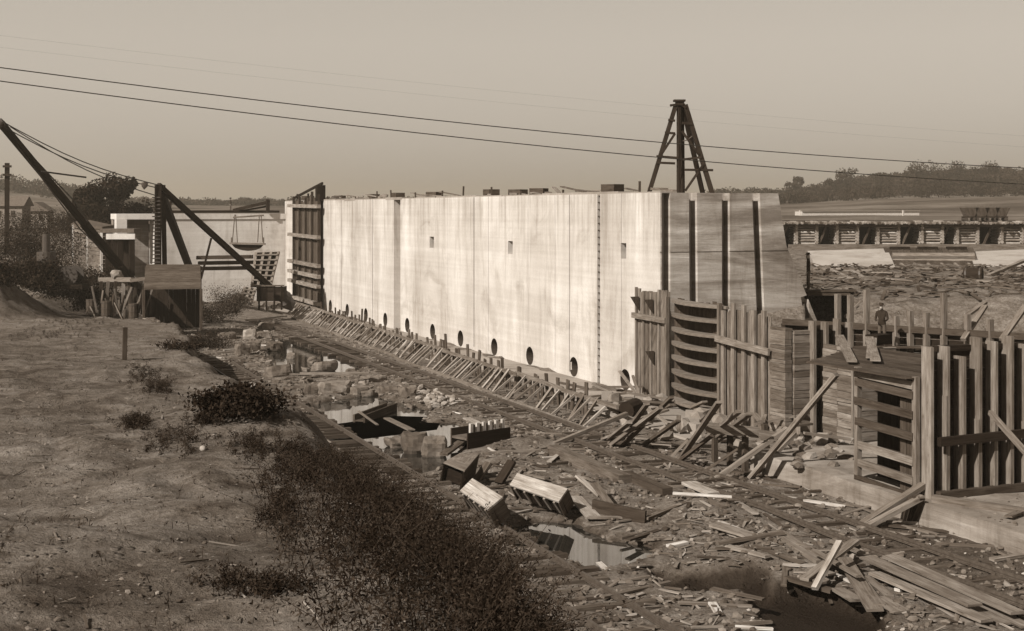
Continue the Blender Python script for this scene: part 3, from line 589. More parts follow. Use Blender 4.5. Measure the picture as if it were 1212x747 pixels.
for k in range(5): m.beam(L_(-1.0,0,.45+k*.22), L_(1.0,0,.45+k*.22), .08,.21, tone=T(.6,1.3)); m.beam(L_(-1.0,0,.45+k*.22), L_(-1.0,1.2,.45+k*.22), .08,.21, tone=T(.6,1.3)); m.beam(L_(1.0,0,.45+k*.22), L_(1.0,1.2,.45+k*.22), .08,.21, tone=T(.6,1.3))
m.beam(L_(0,.6,.5), L_(0,.6,1.3), 1.8,1.0, up=(0,1,0), tone=.6); m.build('box_boards', 'wood_dark', cb)
for x_ in (-.85,-.3,.3,.85): MB().beam(L_(x_,-.02,-.3), L_(x_,-.02,1.5), .12,.12, up=(0,1,0), tone=.8).build('leg', 'wood_dark', cb)
MB().beam(L_(-1.05,-.08,1.52), L_(1.05,-.08,1.52), .16,.1, tone=1.3).build('top_rail', 'wood_dull', cb)
tag(MB().ball(at_d(342,358,105), .85, (1,.8,.8)).ball(at_d(336,352,105),.6).build('winch_drum', 'old_iron_and_port_shade'), 'dark iron winch drum beside the ballast box at the end of the track', 'winch')
for px, py, r in ((309,360,.3),(316,364,.26),(324,363,.28),(331,361,.25)): tag(MB().ball(at_d(px,py,104), r, (1,1,.7)).build('stone', 'pale_stone'), 'pale stone lying under the ballast box', 'stone', 'pale stones under the ballast box')
# shed, hut, shelter
sh = thing('shed', 'open shed with a board roof and dark underside below the derrick mast', 'shed', at_d(205,376,90))
rf = [at_d(170,343,88.5), at_d(238,342,88.5), at_d(237,315,91.5), at_d(173,315,91.5)]; up = V(0,0,.12)
m = MB()
for k in range(9): u0, u1 = k/9, (k+1)/9-.004; m.hexa([rf[0].lerp(rf[3],u0), rf[1].lerp(rf[2],u0), rf[1].lerp(rf[2],u1), rf[0].lerp(rf[3],u1)] + [q+up for q in (rf[0].lerp(rf[3],u0), rf[1].lerp(rf[2],u0), rf[1].lerp(rf[2],u1), rf[0].lerp(rf[3],u1))], T(.75,1.2))
m.build('roof', 'wood_dull', sh)
for q in rf: MB().beam((q.x,q.y,.6),(q.x,q.y,q.z), .16,.16, up=(0,1,0)).build('post', 'wood_dull', sh)
m = MB(); a_, b2 = rf[3], rf[2]
board_wall(m, (a_.x,a_.y), (b2.x,b2.y), .5, a_.z-.1, .3, .05, tlo=.6, thi=1); m.build('back_wall', 'wood_dark', sh)  # dark wall boards paint the shade under the open roof
m = MB(); board_wall(m, (rf[1].x,rf[1].y), (rf[2].x,rf[2].y), .5, rf[1].z-.2, .3, .05, tlo=.6, thi=1); m.build('side_wall', 'wood_dark', sh)
m = MB(); board_wall(m, (rf[0].x,rf[0].y), (rf[3].x,rf[3].y), .5, rf[1].z-.2, .3, .05, tlo=.6, thi=1); m.build('side_wall', 'wood_dark', sh)
ht = thing('plank_hut', 'small hut of pale horizontal boards with white corner posts behind the boom', 'hut', at_d(105,322,114))
m = MB()
for k in range(11):
    y0_ = 270+k*4.6; m.beam(at_d(86,y0_-2,120), at_d(121,y0_+3,113), .08,.26, tone=T(.8,1.2))
m.build('wall', 'wood_mid', ht)
m = MB(); 
for k in range(11): m.beam(at_d(121,273+k*4.6,113), at_d(133,272+k*4.5,115.5), .08,.26, tone=T(.6,1.0))
m.build('wall', 'wood_dull', ht)
for px, y0_, y1_, d in ((87,266,312,120),(104,270,318,116.5),(120,272,322,113)): MB().beam(at_d(px,y1_,d-.2), at_d(px,y0_,d-.2), .2,.2, tone=1.5).build('corner_post', 'wood_pale', ht)
o = MB().hexa([at_d(84,268,120.5), at_d(121,272,112.4), at_d(135,270,115.8), at_d(98,262,124)] + [q+V(0,0,.25) for q in (at_d(84,268,120.5), at_d(121,272,112.4), at_d(135,270,115.8), at_d(98,262,124))], .7).build('roof', 'roof_shingle', ht)
st = thing('shelter', 'dark open shelter with a pale roof edge beside the cross wall', 'shelter', at_d(143,322,104))
MB().box(at_d(143,273,105), (2.6,2.2,.3), -.38, 1).build('roof', 'roof_shingle', st); MB().beam(at_d(126,280,103.6), at_d(160,280,103.6), .25,.42, tone=1.0).build('roof_edge', 'concrete_far', st)
for px in (128,142,156): MB().beam(at_d(px,326,103.8), at_d(px,281,103.8), .4,.4, tone=.8).build('post', 'wood_dark', st)
m = MB(); q0, q1 = at_d(127,320,105.5), at_d(159,320,105.5); board_wall(m, (q0.x,q0.y), (q1.x,q1.y), 2.5, 6.6, .4, .06, tlo=.5, thi=1); m.build('back_wall', 'wood_dark', st)
tr = thing('trestle', 'timber trestle with pale posts between the hut and the shed', 'trestle', at_d(145,372,93))
MB().beam(at_d(118,331,94), at_d(157,331,92.5), .3,.3, tone=1.2).build('beam', 'wood_mid', tr); MB().beam(at_d(155,332,92.5), at_d(178,329,92), .25,.25, tone=.8).build('beam', 'wood_mid', tr)
for i, px in enumerate((120,128,137,146,153,161,171)): MB().beam(at_d(px+random.uniform(-3,3),374,93), at_d(px,333,93), .2,.2, tone=(.35,.9,.3,1.5,.4,.3,1.2)[i]).build('post', 'wood_mid', tr)
for px in (150,165): MB().beam(at_d(px-6,370,92.5), at_d(px+6,340,92.5), .16,.14, tone=1.1).build('brace', 'wood_mid', tr)
tag(MB().ball(at_d(138,325,93.4), .5, (1,.8,.7), 1, .16, 2).ball(at_d(141,327,93.4), .4, (1,.8,.6), .8, .2, 2).build('sack_heap', 'pale_stone'), 'pale lumpy heap of sacks on the trestle beam', 'sacks')
he = thing('hoisting_engine', 'dark steam hoisting engine with upright boiler and flywheel among the brush heap', 'steam engine', at_d(72,345,92))
o_ = V(WL[he.name]); L_ = lambda x,y,z: o_ + Matrix.Rotation(-PSI,3,'Z') @ V(x,y,z)
MB().box(L_(0,0,.35), (3.4,1.5,.3), -PSI, .8).build('bed_frame', 'wood_dark', he)
MB().tube([L_(-1,0,.5),L_(-1,0,2.7)], .62, 16).build('boiler', 'old_iron_and_port_shade', he); MB().tube([L_(-1,0,2.7),L_(-1,0,2.95),L_(-1,0,3.9)], .26, 12).build('smokestack', 'old_iron_and_port_shade', he)
for y_ in (-.7,.7): MB().tube([L_(.7,y_,1.1),L_(.7,y_+.09,1.1)], .65, 18).build('flywheel', 'old_iron_and_port_shade', he)
MB().tube([L_(.7,-.6,1.1),L_(.7,.6,1.1)], .36, 12).build('drum', 'wood_dark', he)
for x_ in (.2,1.2): MB().beam(L_(x_,-.5,.4), L_(.7,-.5,1.2), .12,.12).build('bearing_leg', 'old_iron_and_port_shade', he)
po = thing('stake', 'short weathered stake standing alone on the dirt path', 'stake', gp(147,428)); q = gp(147,428)
MB().beam((q.x,q.y,q.z-.2),(q.x+.03,q.y,q.z+1.02), .13,.13, up=(0,1,0), tone=.7).build('shaft', 'wood_dull', po)
MB().beam((q.x+.03,q.y,q.z+.99),(q.x+.035,q.y,q.z+1.05), .11,.11, up=(0,1,0), tone=1.1).build('cut_top', 'wood_mid', po)
tp = thing('telegraph_pole', 'dark telegraph pole with crossarms at the left edge', 'utility pole', at_d(8,300,125))
MB().beam(at_d(8,300,125), at_d(8.5,193,125), .42,.42).build('pole', 'wood_dark', tp)
for y0_ in (197,207): MB().beam(at_d(3.5,y0_,124.6), at_d(13.5,y0_,124.6), .16,.2).build('crossarm', 'wood_dark', tp)
def house(px0, px1, ye, yr, yb_, d, label, hip=0):
    t = thing('house', label, 'house', at_d((px0+px1)/2, yb_, d)); w = (px1-px0)/F*d; hgt = (yb_-ye)/F*d; rh = (ye-yr)/F*d; dp = w*.8; R = Matrix.Rotation(-PSI, 3, 'Z')
    o = V(WL[t.name]) ; L = lambda x, y, z: o + R @ V(x, y, z)
    wl_ = MB().hexa([L(-w/2,0,-1),L(w/2,0,-1),L(w/2,dp,-1),L(-w/2,dp,-1),L(-w/2,0,hgt),L(w/2,0,hgt),L(w/2,dp,hgt),L(-w/2,dp,hgt)]).build('wall', 'house_paint', t)
    e = .4
    if hip: MB().prism([L(-w/2-e,-e,hgt+.01),L(0,-e,hgt+rh),L(w/2+e,-e,hgt+.01)], R @ V(0,dp+2*e,0)).build('roof', 'roof_shingle', t)
    else: MB().prism([L(-w/2-e,-e,hgt+.01),L(-w/2-e,dp/2,hgt+rh),L(-w/2-e,dp+e,hgt+.01)], R @ V(w+2*e,0,0)).build('roof', 'roof_shingle', t)
    for x in (-w*.25, w*.2): MB().box(L(x,-.03,hgt*.5), (w*.13,.08,hgt*.4), -PSI).build('window', 'glass_dark', wl_)
house(-10,26,244,232,262,185,'pale house with a long shingled roof behind the telegraph pole')
house(28,56,250,239,264,195,'small pale gable house between the telegraph pole and the large tree',1)
# log cribs of the coffer dam, one of them built and the rest copied
DC = 140.0
def crib_at(px): return at_d(px, 290, DC)
lc = thing('log_crib', 'square crib of stacked logs under the coffer dam deck', 'log crib', (0,0,0), 'log cribs of the coffer dam')
for k in range(8): MB().tube([(-1.25,random.uniform(-.1,.1),.15+k*.29),(1.3,random.uniform(-.1,.1),.15+k*.29+random.uniform(-.04,.04))], random.uniform(.10,.135), 7, T(1.2,2.6)).build('log', 'wood_mid', lc)
for sx in (-1.05, 1.05):
    m = MB()
    for k in range(8): m.tube([(sx,-.42,.28+k*.29),(sx+random.uniform(-.05,.05),2.6,.28+k*.29)], .17, 7, T(1.2,2.2))
    m.build('log_ends', 'wood_mid', lc)
PXC = [954,1001,1050,1102,1145,1196,1243,935-28]
lc.location = crib_at(PXC[0]); lc.rotation_euler.z = -PSI; WL[lc.name] = tuple(lc.location)
for px in PXC[1:]: copy_tree(lc, crib_at(px)+V(random.uniform(-.1,.1),random.uniform(-.2,.2),random.uniform(-.06,.04)), -PSI+random.uniform(-.07,.07))
dkk = thing('coffer_dam_deck', 'long deck of log ends running over the log cribs', 'deck', crib_at(1090)+V(0,0,2.4))
m = MB()
for k in range(130):
    q = at_d(905+k*2.75, 264, DC-.8); q = q+V(0,0,random.uniform(-.05,.05))-V(S,C,0)*random.uniform(0,.5); m.tube([q, q+V(S,C,0)*4], random.uniform(.11,.17), 6, T(.4,2.2))
m.build('log_row', 'wood_mid', dkk)
m = MB(); m.beam(at_d(900,267.2,DC-.2), at_d(1265,267.2,DC-.2), .4,.24, tone=.8); m.build('stringer', 'wood_dull', dkk)
m = MB(); m.beam(at_d(900,278,DC+3.5), at_d(1265,278,DC+3.5), .2,3.0, tone=.5); m.build('back_sheeting', 'wood_dark', dkk)
for k in range(9): px = 928+k*48+random.uniform(-5,5); MB().beam(at_d(px-5,290,DC), at_d(px+5,267,DC), .25,.2, tone=T(.7,1.2)).build('brace', 'wood_dull', dkk)
dc = thing('dump_car', 'dark wooden dump car standing on the coffer dam deck', 'rail car', (0,0,0), 'dump cars on the coffer dam')
MB().hexa([(-.45,-.5,.5),(.45,-.5,.5),(.45,.5,.5),(-.45,.5,.5),(-.75,-.8,1.4),(.75,-.8,1.4),(.75,.8,1.4),(-.75,.8,1.4)], 1.1).build('hopper', 'wood_dull', dc)
MB().box((0,0,.42),(1.3,.9,.14)).build('chassis', 'wood_dark', dc)
for x in (-.45,.45): MB().tube([(x,-.5,.2),(x,.5,.2)], .2, 10).build('wheel', 'old_iron_and_port_shade', dc)
for i, px in enumerate((1147,1160,1172,1184)):
    q = at_d(px, 261.8, DC+1.0)
    if i == 0: dc.location = q; dc.rotation_euler.z = -PSI
    else: copy_tree(dc, q, -PSI)
lb = thing('long_shed', 'long low white building far across the river flats', 'shed', at_d(1014,258,300))
a_, b2 = at_d(945,258.5,300), at_d(1083,258,305); m = MB(); m.beam(a_+V(0,0,.9), b2+V(0,0,.9), 4, 1.2); m.build('wall', 'white_paint', lb)
MB().beam(a_+V(0,0,1.6), b2+V(0,0,1.6), 4.6,.2).build('roof', 'house_paint', lb)
for px in (947,1069): MB().beam(at_d(px,259,299), at_d(px,249,299), .3,.3).build('post', 'white_paint', lb)
def apron(c4, label):
    P = [at_d(*c) for c in c4]; dn = V(0,0,-2.2)
    o = MB().hexa([p+dn for p in P]+P, 1).build('concrete_apron', 'concrete_apron'); tag(o, label, 'slab')
apron([(967,319,96),(1061,319,95),(1050,294,108),(956,297,108)], 'pale sloping concrete slab beyond the debris, left of the timber form')
apron([(1154,316,96),(1245,312,96),(1240,294,108),(1147,298,108)], 'pale sloping concrete slab at the right edge beyond the debris')
sf = thing('slope_form', 'dark sloping timber form with two long logs between the concrete slabs', 'formwork', at_d(1105,318,100))
m = MB()
for k in range(14): px = 1053+k*7.6; m.beam(at_d(px-4,293.5,108), at_d(px+6,319,97), .46,.08, tone=T(.6,1.1))
m.build('slope_boards', 'wood_dull', sf)
for y0_ in (303,309): MB().tube([at_d(1056,y0_,101.5), at_d(1153,y0_,101)], .24, 8, 1.2).build('log', 'wood_mid', sf)
for k in range(6): px = 1066+k*16; MB().beam(at_d(px,312,99), at_d(px+7,318,97.6), .16,.14, tone=1.2).build('cleat', 'wood_mid', sf)
for px in (1065,1098,1132): MB().box(at_d(px,296.5,107), (1.5,.5,.6), -PSI, .7).build('head_block', 'wood_dark', sf)
tag(MB().beam(at_d(935,292.5,112), at_d(1250,292,112), 1.5,.4, tone=.9).build('sill_timber','wood_mid'), 'pale long sill timber in front of the log cribs', 'timber')
pc_ = thing('added_shade_cover', 'added board cover that shades the hollow behind the battered end of the lock wall', 'cover', at_d(980,345,67))  # made-up board roof, added to keep the sun out of the hollow
m = MB()
for k in range(7): d_ = 65.2+k*.75; m.beam(at_d(951,344.5,d_), at_d(1010,344.5+random.uniform(-.6,.6),d_), .72,.08, tone=T(.6,1.2))
m.build('boards', 'wood_dull', pc_); MB().beam(at_d(955,347,65), at_d(1006,347,65), .2,.22, tone=.8).build('bearer', 'wood_dull', pc_)
kg = thing('cask', 'dark wooden cask lying among the debris at right', 'cask', at_d(1152,335,80)); q0, q1 = at_d(1141,325,80), at_d(1163,325,79.5)
MB().tube([q0, q0.lerp(q1,.25), q0.lerp(q1,.5), q0.lerp(q1,.75), q1], .40, 12).build('staves', 'wood_dark', kg)
for t in (.12,.88): MB().tube([q0.lerp(q1,t-.04), q0.lerp(q1,t+.04)], .42, 12).build('hoop', 'old_iron_and_port_shade', kg)
for i in range(26):                         # planks scattered on the plateau
    px, py = random.uniform(965,1210), random.uniform(320,343); q = gp(px, py)
    a_ = random.uniform(-.5,.5)+(.4 if random.random() < .5 else 2.2); l = random.uniform(1.2,3.6); v_ = V(math.cos(a_), math.sin(a_), random.uniform(-.05,.08))*l/2
    tag(MB().beam(q-v_+V(0,0,.12), q+v_+V(0,0,.12), random.uniform(.14,.3),.07, tone=T(.7,1.5)).build('plank', 'wood_mid'), 'weathered plank lying in the debris before the concrete slabs', 'plank', 'planks scattered before the slabs')
for px0,py0,px1,py1 in ((1170,326,1214,308),(1178,332,1214,318)): tag(MB().beam(at_d(px0,py0,84), at_d(px1,py1,88), .28,.16, tone=1.2).build('pole', 'wood_mid'), 'long pale timber propped up on the debris at the right edge', 'timber', 'timbers propped at the right edge')
for px0,py0,px1,py1 in ((1008,320,1025,330),(985,320,1006,329)): tag(MB().beam(at_d(px0,py0,86), at_d(px1,py1,80), .26,.08, tone=1.5).build('plank', 'wood_mid'), 'pale board slanting down the debris below the left concrete slab', 'plank', 'pale boards below the left slab')
# ---------------------------------------------------------------- tower on the wall, rubble along its top
tw = thing('timber_tower', 'dark three-legged timber derrick tower standing on top of the lock wall', 'tower', at_d(805,228,65))
D = 65.0; A = lambda x, y, k=0: at_d(x, y, D+k)
MB().beam(A(768,229), A(800,124), .20,.20).build('leg', 'wood_dark', tw); MB().beam(A(843,229), A(811,124), .22,.22).build('leg', 'wood_dark', tw)
MB().beam(A(803.5,229), A(803.5,120), .14,.2).build('mast', 'wood_dark', tw); MB().beam(A(808,229,.6), A(807,120,.2), .14,.2).build('mast', 'wood_dark', tw)
MB().beam(A(832,230,4), A(808,124,.6), .2,.2).build('back_leg', 'wood_dark', tw)
MB().box(A(804,119.3), (.55,.5,.09), -PSI).build('cap', 'wood_dark', tw); MB().box(A(804,122.5), (.36,.36,.2), -PSI).build('cap_block', 'wood_dark', tw)
for x0,y0_,x1,y1_ in ((793,125,800,124),(791,142,799,143),(787,157,799,158),(799,158,784,181),(777,185,803,187),(777,192.5,799,193.5),(807,145.5,820,147),(807,155,827,183),(808,189,831,186),(810,201,844,201.5),(833,194,811,226),(812,128,807,124)):
    MB().beam(A(x0,y0_,-.1), A(x1,y1_,-.1), .10,.11).build('brace', 'wood_dark', tw)
MB().tube([A(808,167),A(813,166),A(820,161)], .025, 4).build('rope', 'hemp_rope', tw)
TOP = [('block','pale'),('plank','mid'),('stone','pale')]
for i in range(34):
    y = random.uniform(55, 122); x = random.uniform(29.8, 32.5) if i % 3 else random.uniform(30,35); r = random.random()
    if r < .5: tag(MB().ball((x,y,WT+.08), random.uniform(.18,.42), (1.3,1.8,.45), .8, .10, 2).build('concrete_lump', 'pale_stone'), 'pale rough lump of concrete lying on top of the lock wall', 'rubble', 'concrete lumps on the wall top')
    elif r < .8: l = random.uniform(.8,2.5); tag(MB().beam((x,y-l/2,WT+.2),(x+.4,y+l/2,WT+.25), .4,.12, tone=T(.9,1.5)).build('plank', 'wood_mid'), 'short plank lying on top of the lock wall', 'plank', 'planks on the wall top')
    else: tag(MB().box((x,y,WT+.27),(.7,.9,.42), random.random(), .8).build('timber_block', 'wood_dull'), 'squared timber block lying on top of the lock wall', 'block', 'timber blocks on the wall top')
for i in range(14):
    y = 55+i*4.7+random.uniform(-1,1); MBp = MB().beam((29.75,y,WT),(29.75,y+random.uniform(-.1,.1),WT+random.uniform(.25,.7)), .09,.09, up=(0,1,0), tone=.8)
    tag(MBp.build('short_post', 'wood_dull'), 'short stub post on the edge of the lock wall top', 'post', 'stub posts on the wall top')
for i in range(16):
    y = random.uniform(55,118); l = random.uniform(.8,2.6); tag(MB().beam((30+random.random(),y-l,WT+.14),(30+random.random()*1.5,y+l,WT+random.uniform(.15,.5)), .22,.06, tone=T(.6,1.5)).build('board', 'wood_mid'), 'loose thin board tipped up on top of the lock wall', 'board', 'tipped boards on the wall top')
# clutter round the foot of the derrick
for i in range(16):
    px = random.uniform(112,172); d_ = random.uniform(90,92.5); q = at_d(px, random.uniform(368,378), d_); e_ = V(random.gauss(0,.5), random.gauss(0,.3), random.uniform(.5,2.0))
    tag(MB().beam(q, q+e_, .12,.08, tone=T(.4,1.7)).build('plank', 'wood_mid' if i % 2 else 'wood_dull'), 'plank leaning in the clutter round the trestle', 'plank', 'planks leaning round the trestle')
br_ = None
for i, (px, py) in enumerate(((126,374),(158,377),(108,372))):
    q = at_d(px, py, 90.5+i*.4)
    if br_ is None:
        br_ = thing('barrel', 'dark barrel standing by the foot of the trestle', 'barrel', q, 'barrels by the trestle'); m = MB(); m.tube([q,q+V(0,0,.25),q+V(0,0,.5),q+V(0,0,.75),q+V(0,0,1.0)], .34, 12); m.build('staves', 'wood_dull', br_)
        for z_ in (.12,.5,.88): MB().tube([q+V(0,0,z_-.03),q+V(0,0,z_+.03)], .36, 12).build('hoop', 'old_iron_and_port_shade', br_)
    else: copy_tree(br_, q)
# ---------------------------------------------------------------- overhead wires
for (x0,y0_,d0),(x1,y1_,d1),sag,lb in (((0,80,45),(1212,199,62),.75,'upper of the two overhead wires crossing the sky'),((0,96,45),(1212,218,62),.75,'lower of the two overhead wires crossing the sky')):
    p0, p1 = at_d(x0,y0_,d0), at_d(x1,y1_,d1); e = p1-p0; pts = []
    for t in np.linspace(-.8,1.8,40): pts.append(p0+e*t+V(0,0,-4*sag*t*(1-t)*.55))
    tag(MB().tube(pts, .019, 5).build('overhead_wire', 'cable'), lb, 'wire')
for (x0,y0_),(x1,y1_) in (((0,42),(1212,161)),((0,56),(1212,174))):
    p0, p1 = at_d(x0,y0_,90), at_d(x1,y1_,120); pts = [p0+(p1-p0)*t+V(0,0,-2.0*t*(1-t)) for t in np.linspace(-.8,1.8,30)]
    tag(MB().tube(pts, .0035, 4).build('thin_wire', 'cable'), 'faint thin wire high above the two bold overhead wires', 'wire', 'faint thin wires')
# ---------------------------------------------------------------- stone blocks round the pools
def block(px, py, w, h, dp, rz, label, mat='stone', group=None):
    q = at_z(px, py, -.12); tn_ = T(.75,1.5); bm = bmesh.new(); bmesh.ops.create_cube(bm, size=1); bmesh.ops.subdivide_edges(bm, edges=bm.edges, cuts=4, use_grid_fill=True)
    m = MB(); R = Matrix.Rotation(rz, 3, 'Z') @ Matrix.Rotation(random.uniform(-.22,.22), 3, 'X'); o = len(m.v)
    for v in bm.verts:
        c_ = v.co.copy(); k = 1-.13*(sum(abs(a_) > .45 for a_ in c_) >= 2)-.10*(sum(abs(a_) > .45 for a_ in c_) == 3)
        p = V(c_.x*w*k, c_.y*dp*k, (c_.z+.5)*h)*1.0; nz = float(fbm(p.x*1.7+px, p.y*1.7+p.z*1.3+py, 3, 3)); p = p*(1+nz*.55)+V(float(fbm(p.y*4+px, p.z*4, 2, 5)), float(fbm(p.x*4, p.z*4+py, 2, 6)), float(fbm(p.x*4+py, p.y*4, 2, 7)))*.22; m.v.append(tuple(q + R @ p + V(0,dp*.3,0)))
    for f_ in bm.faces: m.face([v.index for v in f_.verts], [(0,0)]*len(f_.verts), tn_)
    bm.free(); return tag(m.build('stone_block', mat), label, 'stone', group)
BL = [(317,392,1.6,1.0),(300,418,1.4,1.0),(326,416,1.5,.9),(289,424,1.5,1.3),(330,450,2.0,1.1),(351,466,1.6,.5),(371,470,1.2,.9),(399,470,2.3,1.0),(426,470,1.4,.7),(386,441,2.0,.8),(417,448,1.6,.5),(444,455,1.9,.6),(464,470,1.6,.8),(484,474,1.2,.9),(270,404,2.0,.9),(312,402,1.6,.8),(376,462,.9,.5),(436,470,1.0,.5),(345,425,.8,.5),(300,438,1.0,.5)]
for i, (px, py, w, h) in enumerate(BL): block(px, py, w*.62, h*.62, w*.5, random.uniform(-.5,.5), 'rough grey stone block heaped round the pools below the bank', 'stone', 'stone blocks round the pools')
for i in range(46):
    px, py = random.choice(((300,405),(330,455),(370,462),(420,455),(470,465),(495,485),(285,392),(400,474),(510,470),(345,432)))
    block(px+random.gauss(0,16), py+random.gauss(0,6), random.uniform(.2,.6), random.uniform(.15,.35), random.uniform(.2,.5), random.random()*3, 'smaller broken stone among the big blocks round the pools', 'stone' if random.random() < .85 else 'pale_stone', 'broken stones round the pools')
block(296,404,.85,.75,.6,-.3,'smooth white-faced stone block below the derrick leg','pale_stone')
block(494,537,.9,.75,.75,-.35,'large square stone block at the near end of the pools'); block(516,541,.8,.65,.7,-.35,'square block right of the large stone block at the pools'); block(468,530,.6,.3,.6,.3,'low stone half sunk beside the large square block')
m = MB()
for k in range(70): q = at_z(random.gauss(515,11), random.gauss(474,6), .05); m.ball(q+V(0,0,random.random()*.12), random.uniform(.06,.2), (1.2,1,.7), T(.6,1.3), .25)
tag(m.build('pale_rubble', 'pale_stone'), kind='stuff')
# ---------------------------------------------------------------- form boxes thrown down on the mud
def form_box(c4, th, label, face='wood_pale', pegs=5):
    P = [at_z(*c) for c in c4]; nrm = (P[1]-P[0]).cross(P[3]-P[0]).normalized()
    if nrm.z < 0: nrm = -nrm
    t = thing('form_box', label, 'form box', P[3]-nrm*th); n3 = 3; m = MB()
    for k in range(n3):
        u0, u1 = k/n3, (k+1)/n3-.012; q = [P[0].lerp(P[3],u0), P[1].lerp(P[2],u0), P[1].lerp(P[2],u1), P[0].lerp(P[3],u1)]; m.hexa([a_-nrm*.05 for a_ in q]+q, T(.92,1.08))
    m.build('face_boards', face, t)
    inn = lambda a_, b2, u: a_.lerp(b2, u)
    for nm, (i, j, k, l) in (('end_board',(1,2,0,3)),('end_board',(0,3,1,2))):
        a_, b2 = P[i], P[j]; e = (P[k]-P[i]).normalized()*.05; m = MB(); m.hexa([a_-nrm*th, b2-nrm*th, b2-nrm*th+e, a_-nrm*th+e, a_-nrm*.05, b2-nrm*.05, b2-nrm*.05+e, a_-nrm*.05+e], .9); m.build(nm, 'wood_dull', t)
    m = MB(); e = (P[3]-P[0]).normalized()*.05; m.hexa([P[0]-nrm*th, P[1]-nrm*th, P[1]-nrm*th+e, P[0]-nrm*th+e, P[0]-nrm*.05, P[1]-nrm*.05, P[1]-nrm*.05+e, P[0]-nrm*.05+e], .8); m.build('back_board', 'wood_dull', t)
    for k in range(pegs):
        q = P[3].lerp(P[2], (k+.5)/pegs)-nrm*.06; MB().beam(q, q-nrm*th*.85-e*2, .07,.07, tone=1.3).build('peg', 'wood_mid', t)
    m = MB(); c_ = sum(P, V(0,0,0))/4; m.beam((P[0].lerp(P[3],.75))-nrm*th*.6, (P[1].lerp(P[2],.75))-nrm*th*.6, .05, .4, up=nrm, tone=.6); m.build('inner_board', 'wood_dark', t)
form_box([(559,566,1.15),(595,588,.97),(577,603,.72),(544,581,.88)], .6, 'upturned form box with a bleached face, left of the pair beside the near track')
form_box([(612,560,.98),(672,578,.86),(661,594,.60),(603,574,.72)], .55, 'longer upturned form box with a bleached face, right of the pair')
form_box([(545,536,.85),(568,536,.8),(550,557,.7),(525,547,.72)], .8, 'dull grey form box with a dark side beside the stone blocks', 'wood_mid', 0)
tg = thing('mortar_trough', 'dark open trough with pale pegs standing up along its edge', 'trough', at_z(580,532,0))
a_, b2 = at_z(554,534,.0), at_z(604,526,.0); u_ = (b2-a_).normalized(); w_ = V(-u_.y,u_.x,0)
MB().hexa([a_,b2,b2+w_*.06,a_+w_*.06]+[q+V(0,0,.62) for q in (a_,b2,b2+w_*.06,a_+w_*.06)], .8).build('front_board', 'wood_dark', tg)
MB().hexa([a_+w_*.9,b2+w_*.9,b2+w_*.96,a_+w_*.96]+[q+V(0,0,.7) for q in (a_+w_*.9,b2+w_*.9,b2+w_*.96,a_+w_*.96)], .8).build('back_board', 'wood_dull', tg)
MB().box((a_+b2)/2+w_*.48+V(0,0,.4), ((b2-a_).length,.8,.08), math.atan2(u_.y,u_.x), .9).build('fill', 'stone', tg)
for k in range(6): q = a_.lerp(b2, .12+k*.15)+w_*.12; MB().box(q+V(0,0,.72), (.12,.1,.42), .3, 1.3).build('peg', 'wood_pale', tg)
hu = thing('sunken_trough', 'long dark timber trough half sunk in the pool below the bank', 'trough', at_z(448,492,-.1))
a_, b2 = at_z(432,502,-.15), at_z(470,487,-.15); u_ = (b2-a_).normalized(); w_ = V(-u_.y,u_.x,0)
for s_, tn in ((0,.7),(.45,1.2)): MB().hexa([a_+w_*s_,b2+w_*s_,b2+w_*(s_+.07),a_+w_*(s_+.07)]+[q+V(0,0,.36) for q in (a_+w_*s_,b2+w_*s_,b2+w_*(s_+.07),a_+w_*(s_+.07))], tn).build('side', 'wood_dull', hu)
MB().box((a_+b2)/2+w_*.26+V(0,0,.12), ((b2-a_).length,.4,.06), math.atan2(u_.y,u_.x), .8).build('bottom', 'wood_dull', hu)
# ---------------------------------------------------------------- named planks and props, photo pixels with a height at each end
def plank(x0,y0,z0,x1,y1,z1,w,t,label,mat='wood_mid',name='plank',group=None,tone=None,cat=None):
    p0, p1 = at_z(x0,y0,z0), at_z(x1,y1,z1)
    return tag(MB().beam(p0, p1, w, t, tone=tone or T(.9,1.2), jit=.012).build(name, mat), label, cat or name, group)
RP = 'boards in the pile at the right foreground'
for i, a in enumerate(((1025,659,.32,1154,717,.30,.36,.06),(1052,658,.30,1204,726,.26,.34,.06),(1035,678,.22,1168,735,.2,.32,.06),(1041,668,.12,1190,738,.1,.4,.05),(1070,672,.1,1215,742,.1,.3,.05),(1066,690,.06,1150,738,.06,.25,.05))):
    plank(*a, 'long sawn board in the flat pile at the right foreground', 'wood_mid', group=RP, tone=1.0+.12*(i % 3))
NP = 'boards of the jumbled heap'
for a in ((999,661,.35,1036,722,.1,.36,.06),(1013,640,.55,952,686,.15,.22,.07),(963,652,.45,1016,682,.4,.14,.06),(947,647,.15,968,672,.12,.25,.06),(992,697,.1,1014,711,.1,.3,.06),(1039,708,.12,1067,725,.1,.36,.06),(1025,683,.12,1053,706,.1,.22,.05),(980,660,.2,1010,640,.3,.18,.06),(1003,665,.2,1040,716,.15,.25,.05),(952,680,.12,975,690,.1,.3,.06),(985,640,.25,1020,655,.2,.2,.05),(960,672,.2,985,680,.2,.26,.05)):
    plank(*a, 'board in the jumbled heap left of the flat board pile', 'wood_mid', group=NP)
plank(994,641,.95,964,697,.1,.14,.09,'thin pale slat standing slantwise over the jumbled heap','wood_pale',tone=.8)
plank(846,621,.25,925,645,.2,.42,.07,'broad pale plank on the mud left of the jumbled heap',tone=1.3); plank(918,630,.28,976,665,.22,.44,.07,'broad grey plank running into the jumbled heap',tone=1.05); plank(893,610,.08,935,640,.06,.1,.05,'narrow slat behind the broad pale plank','wood_mid',tone=1.4)
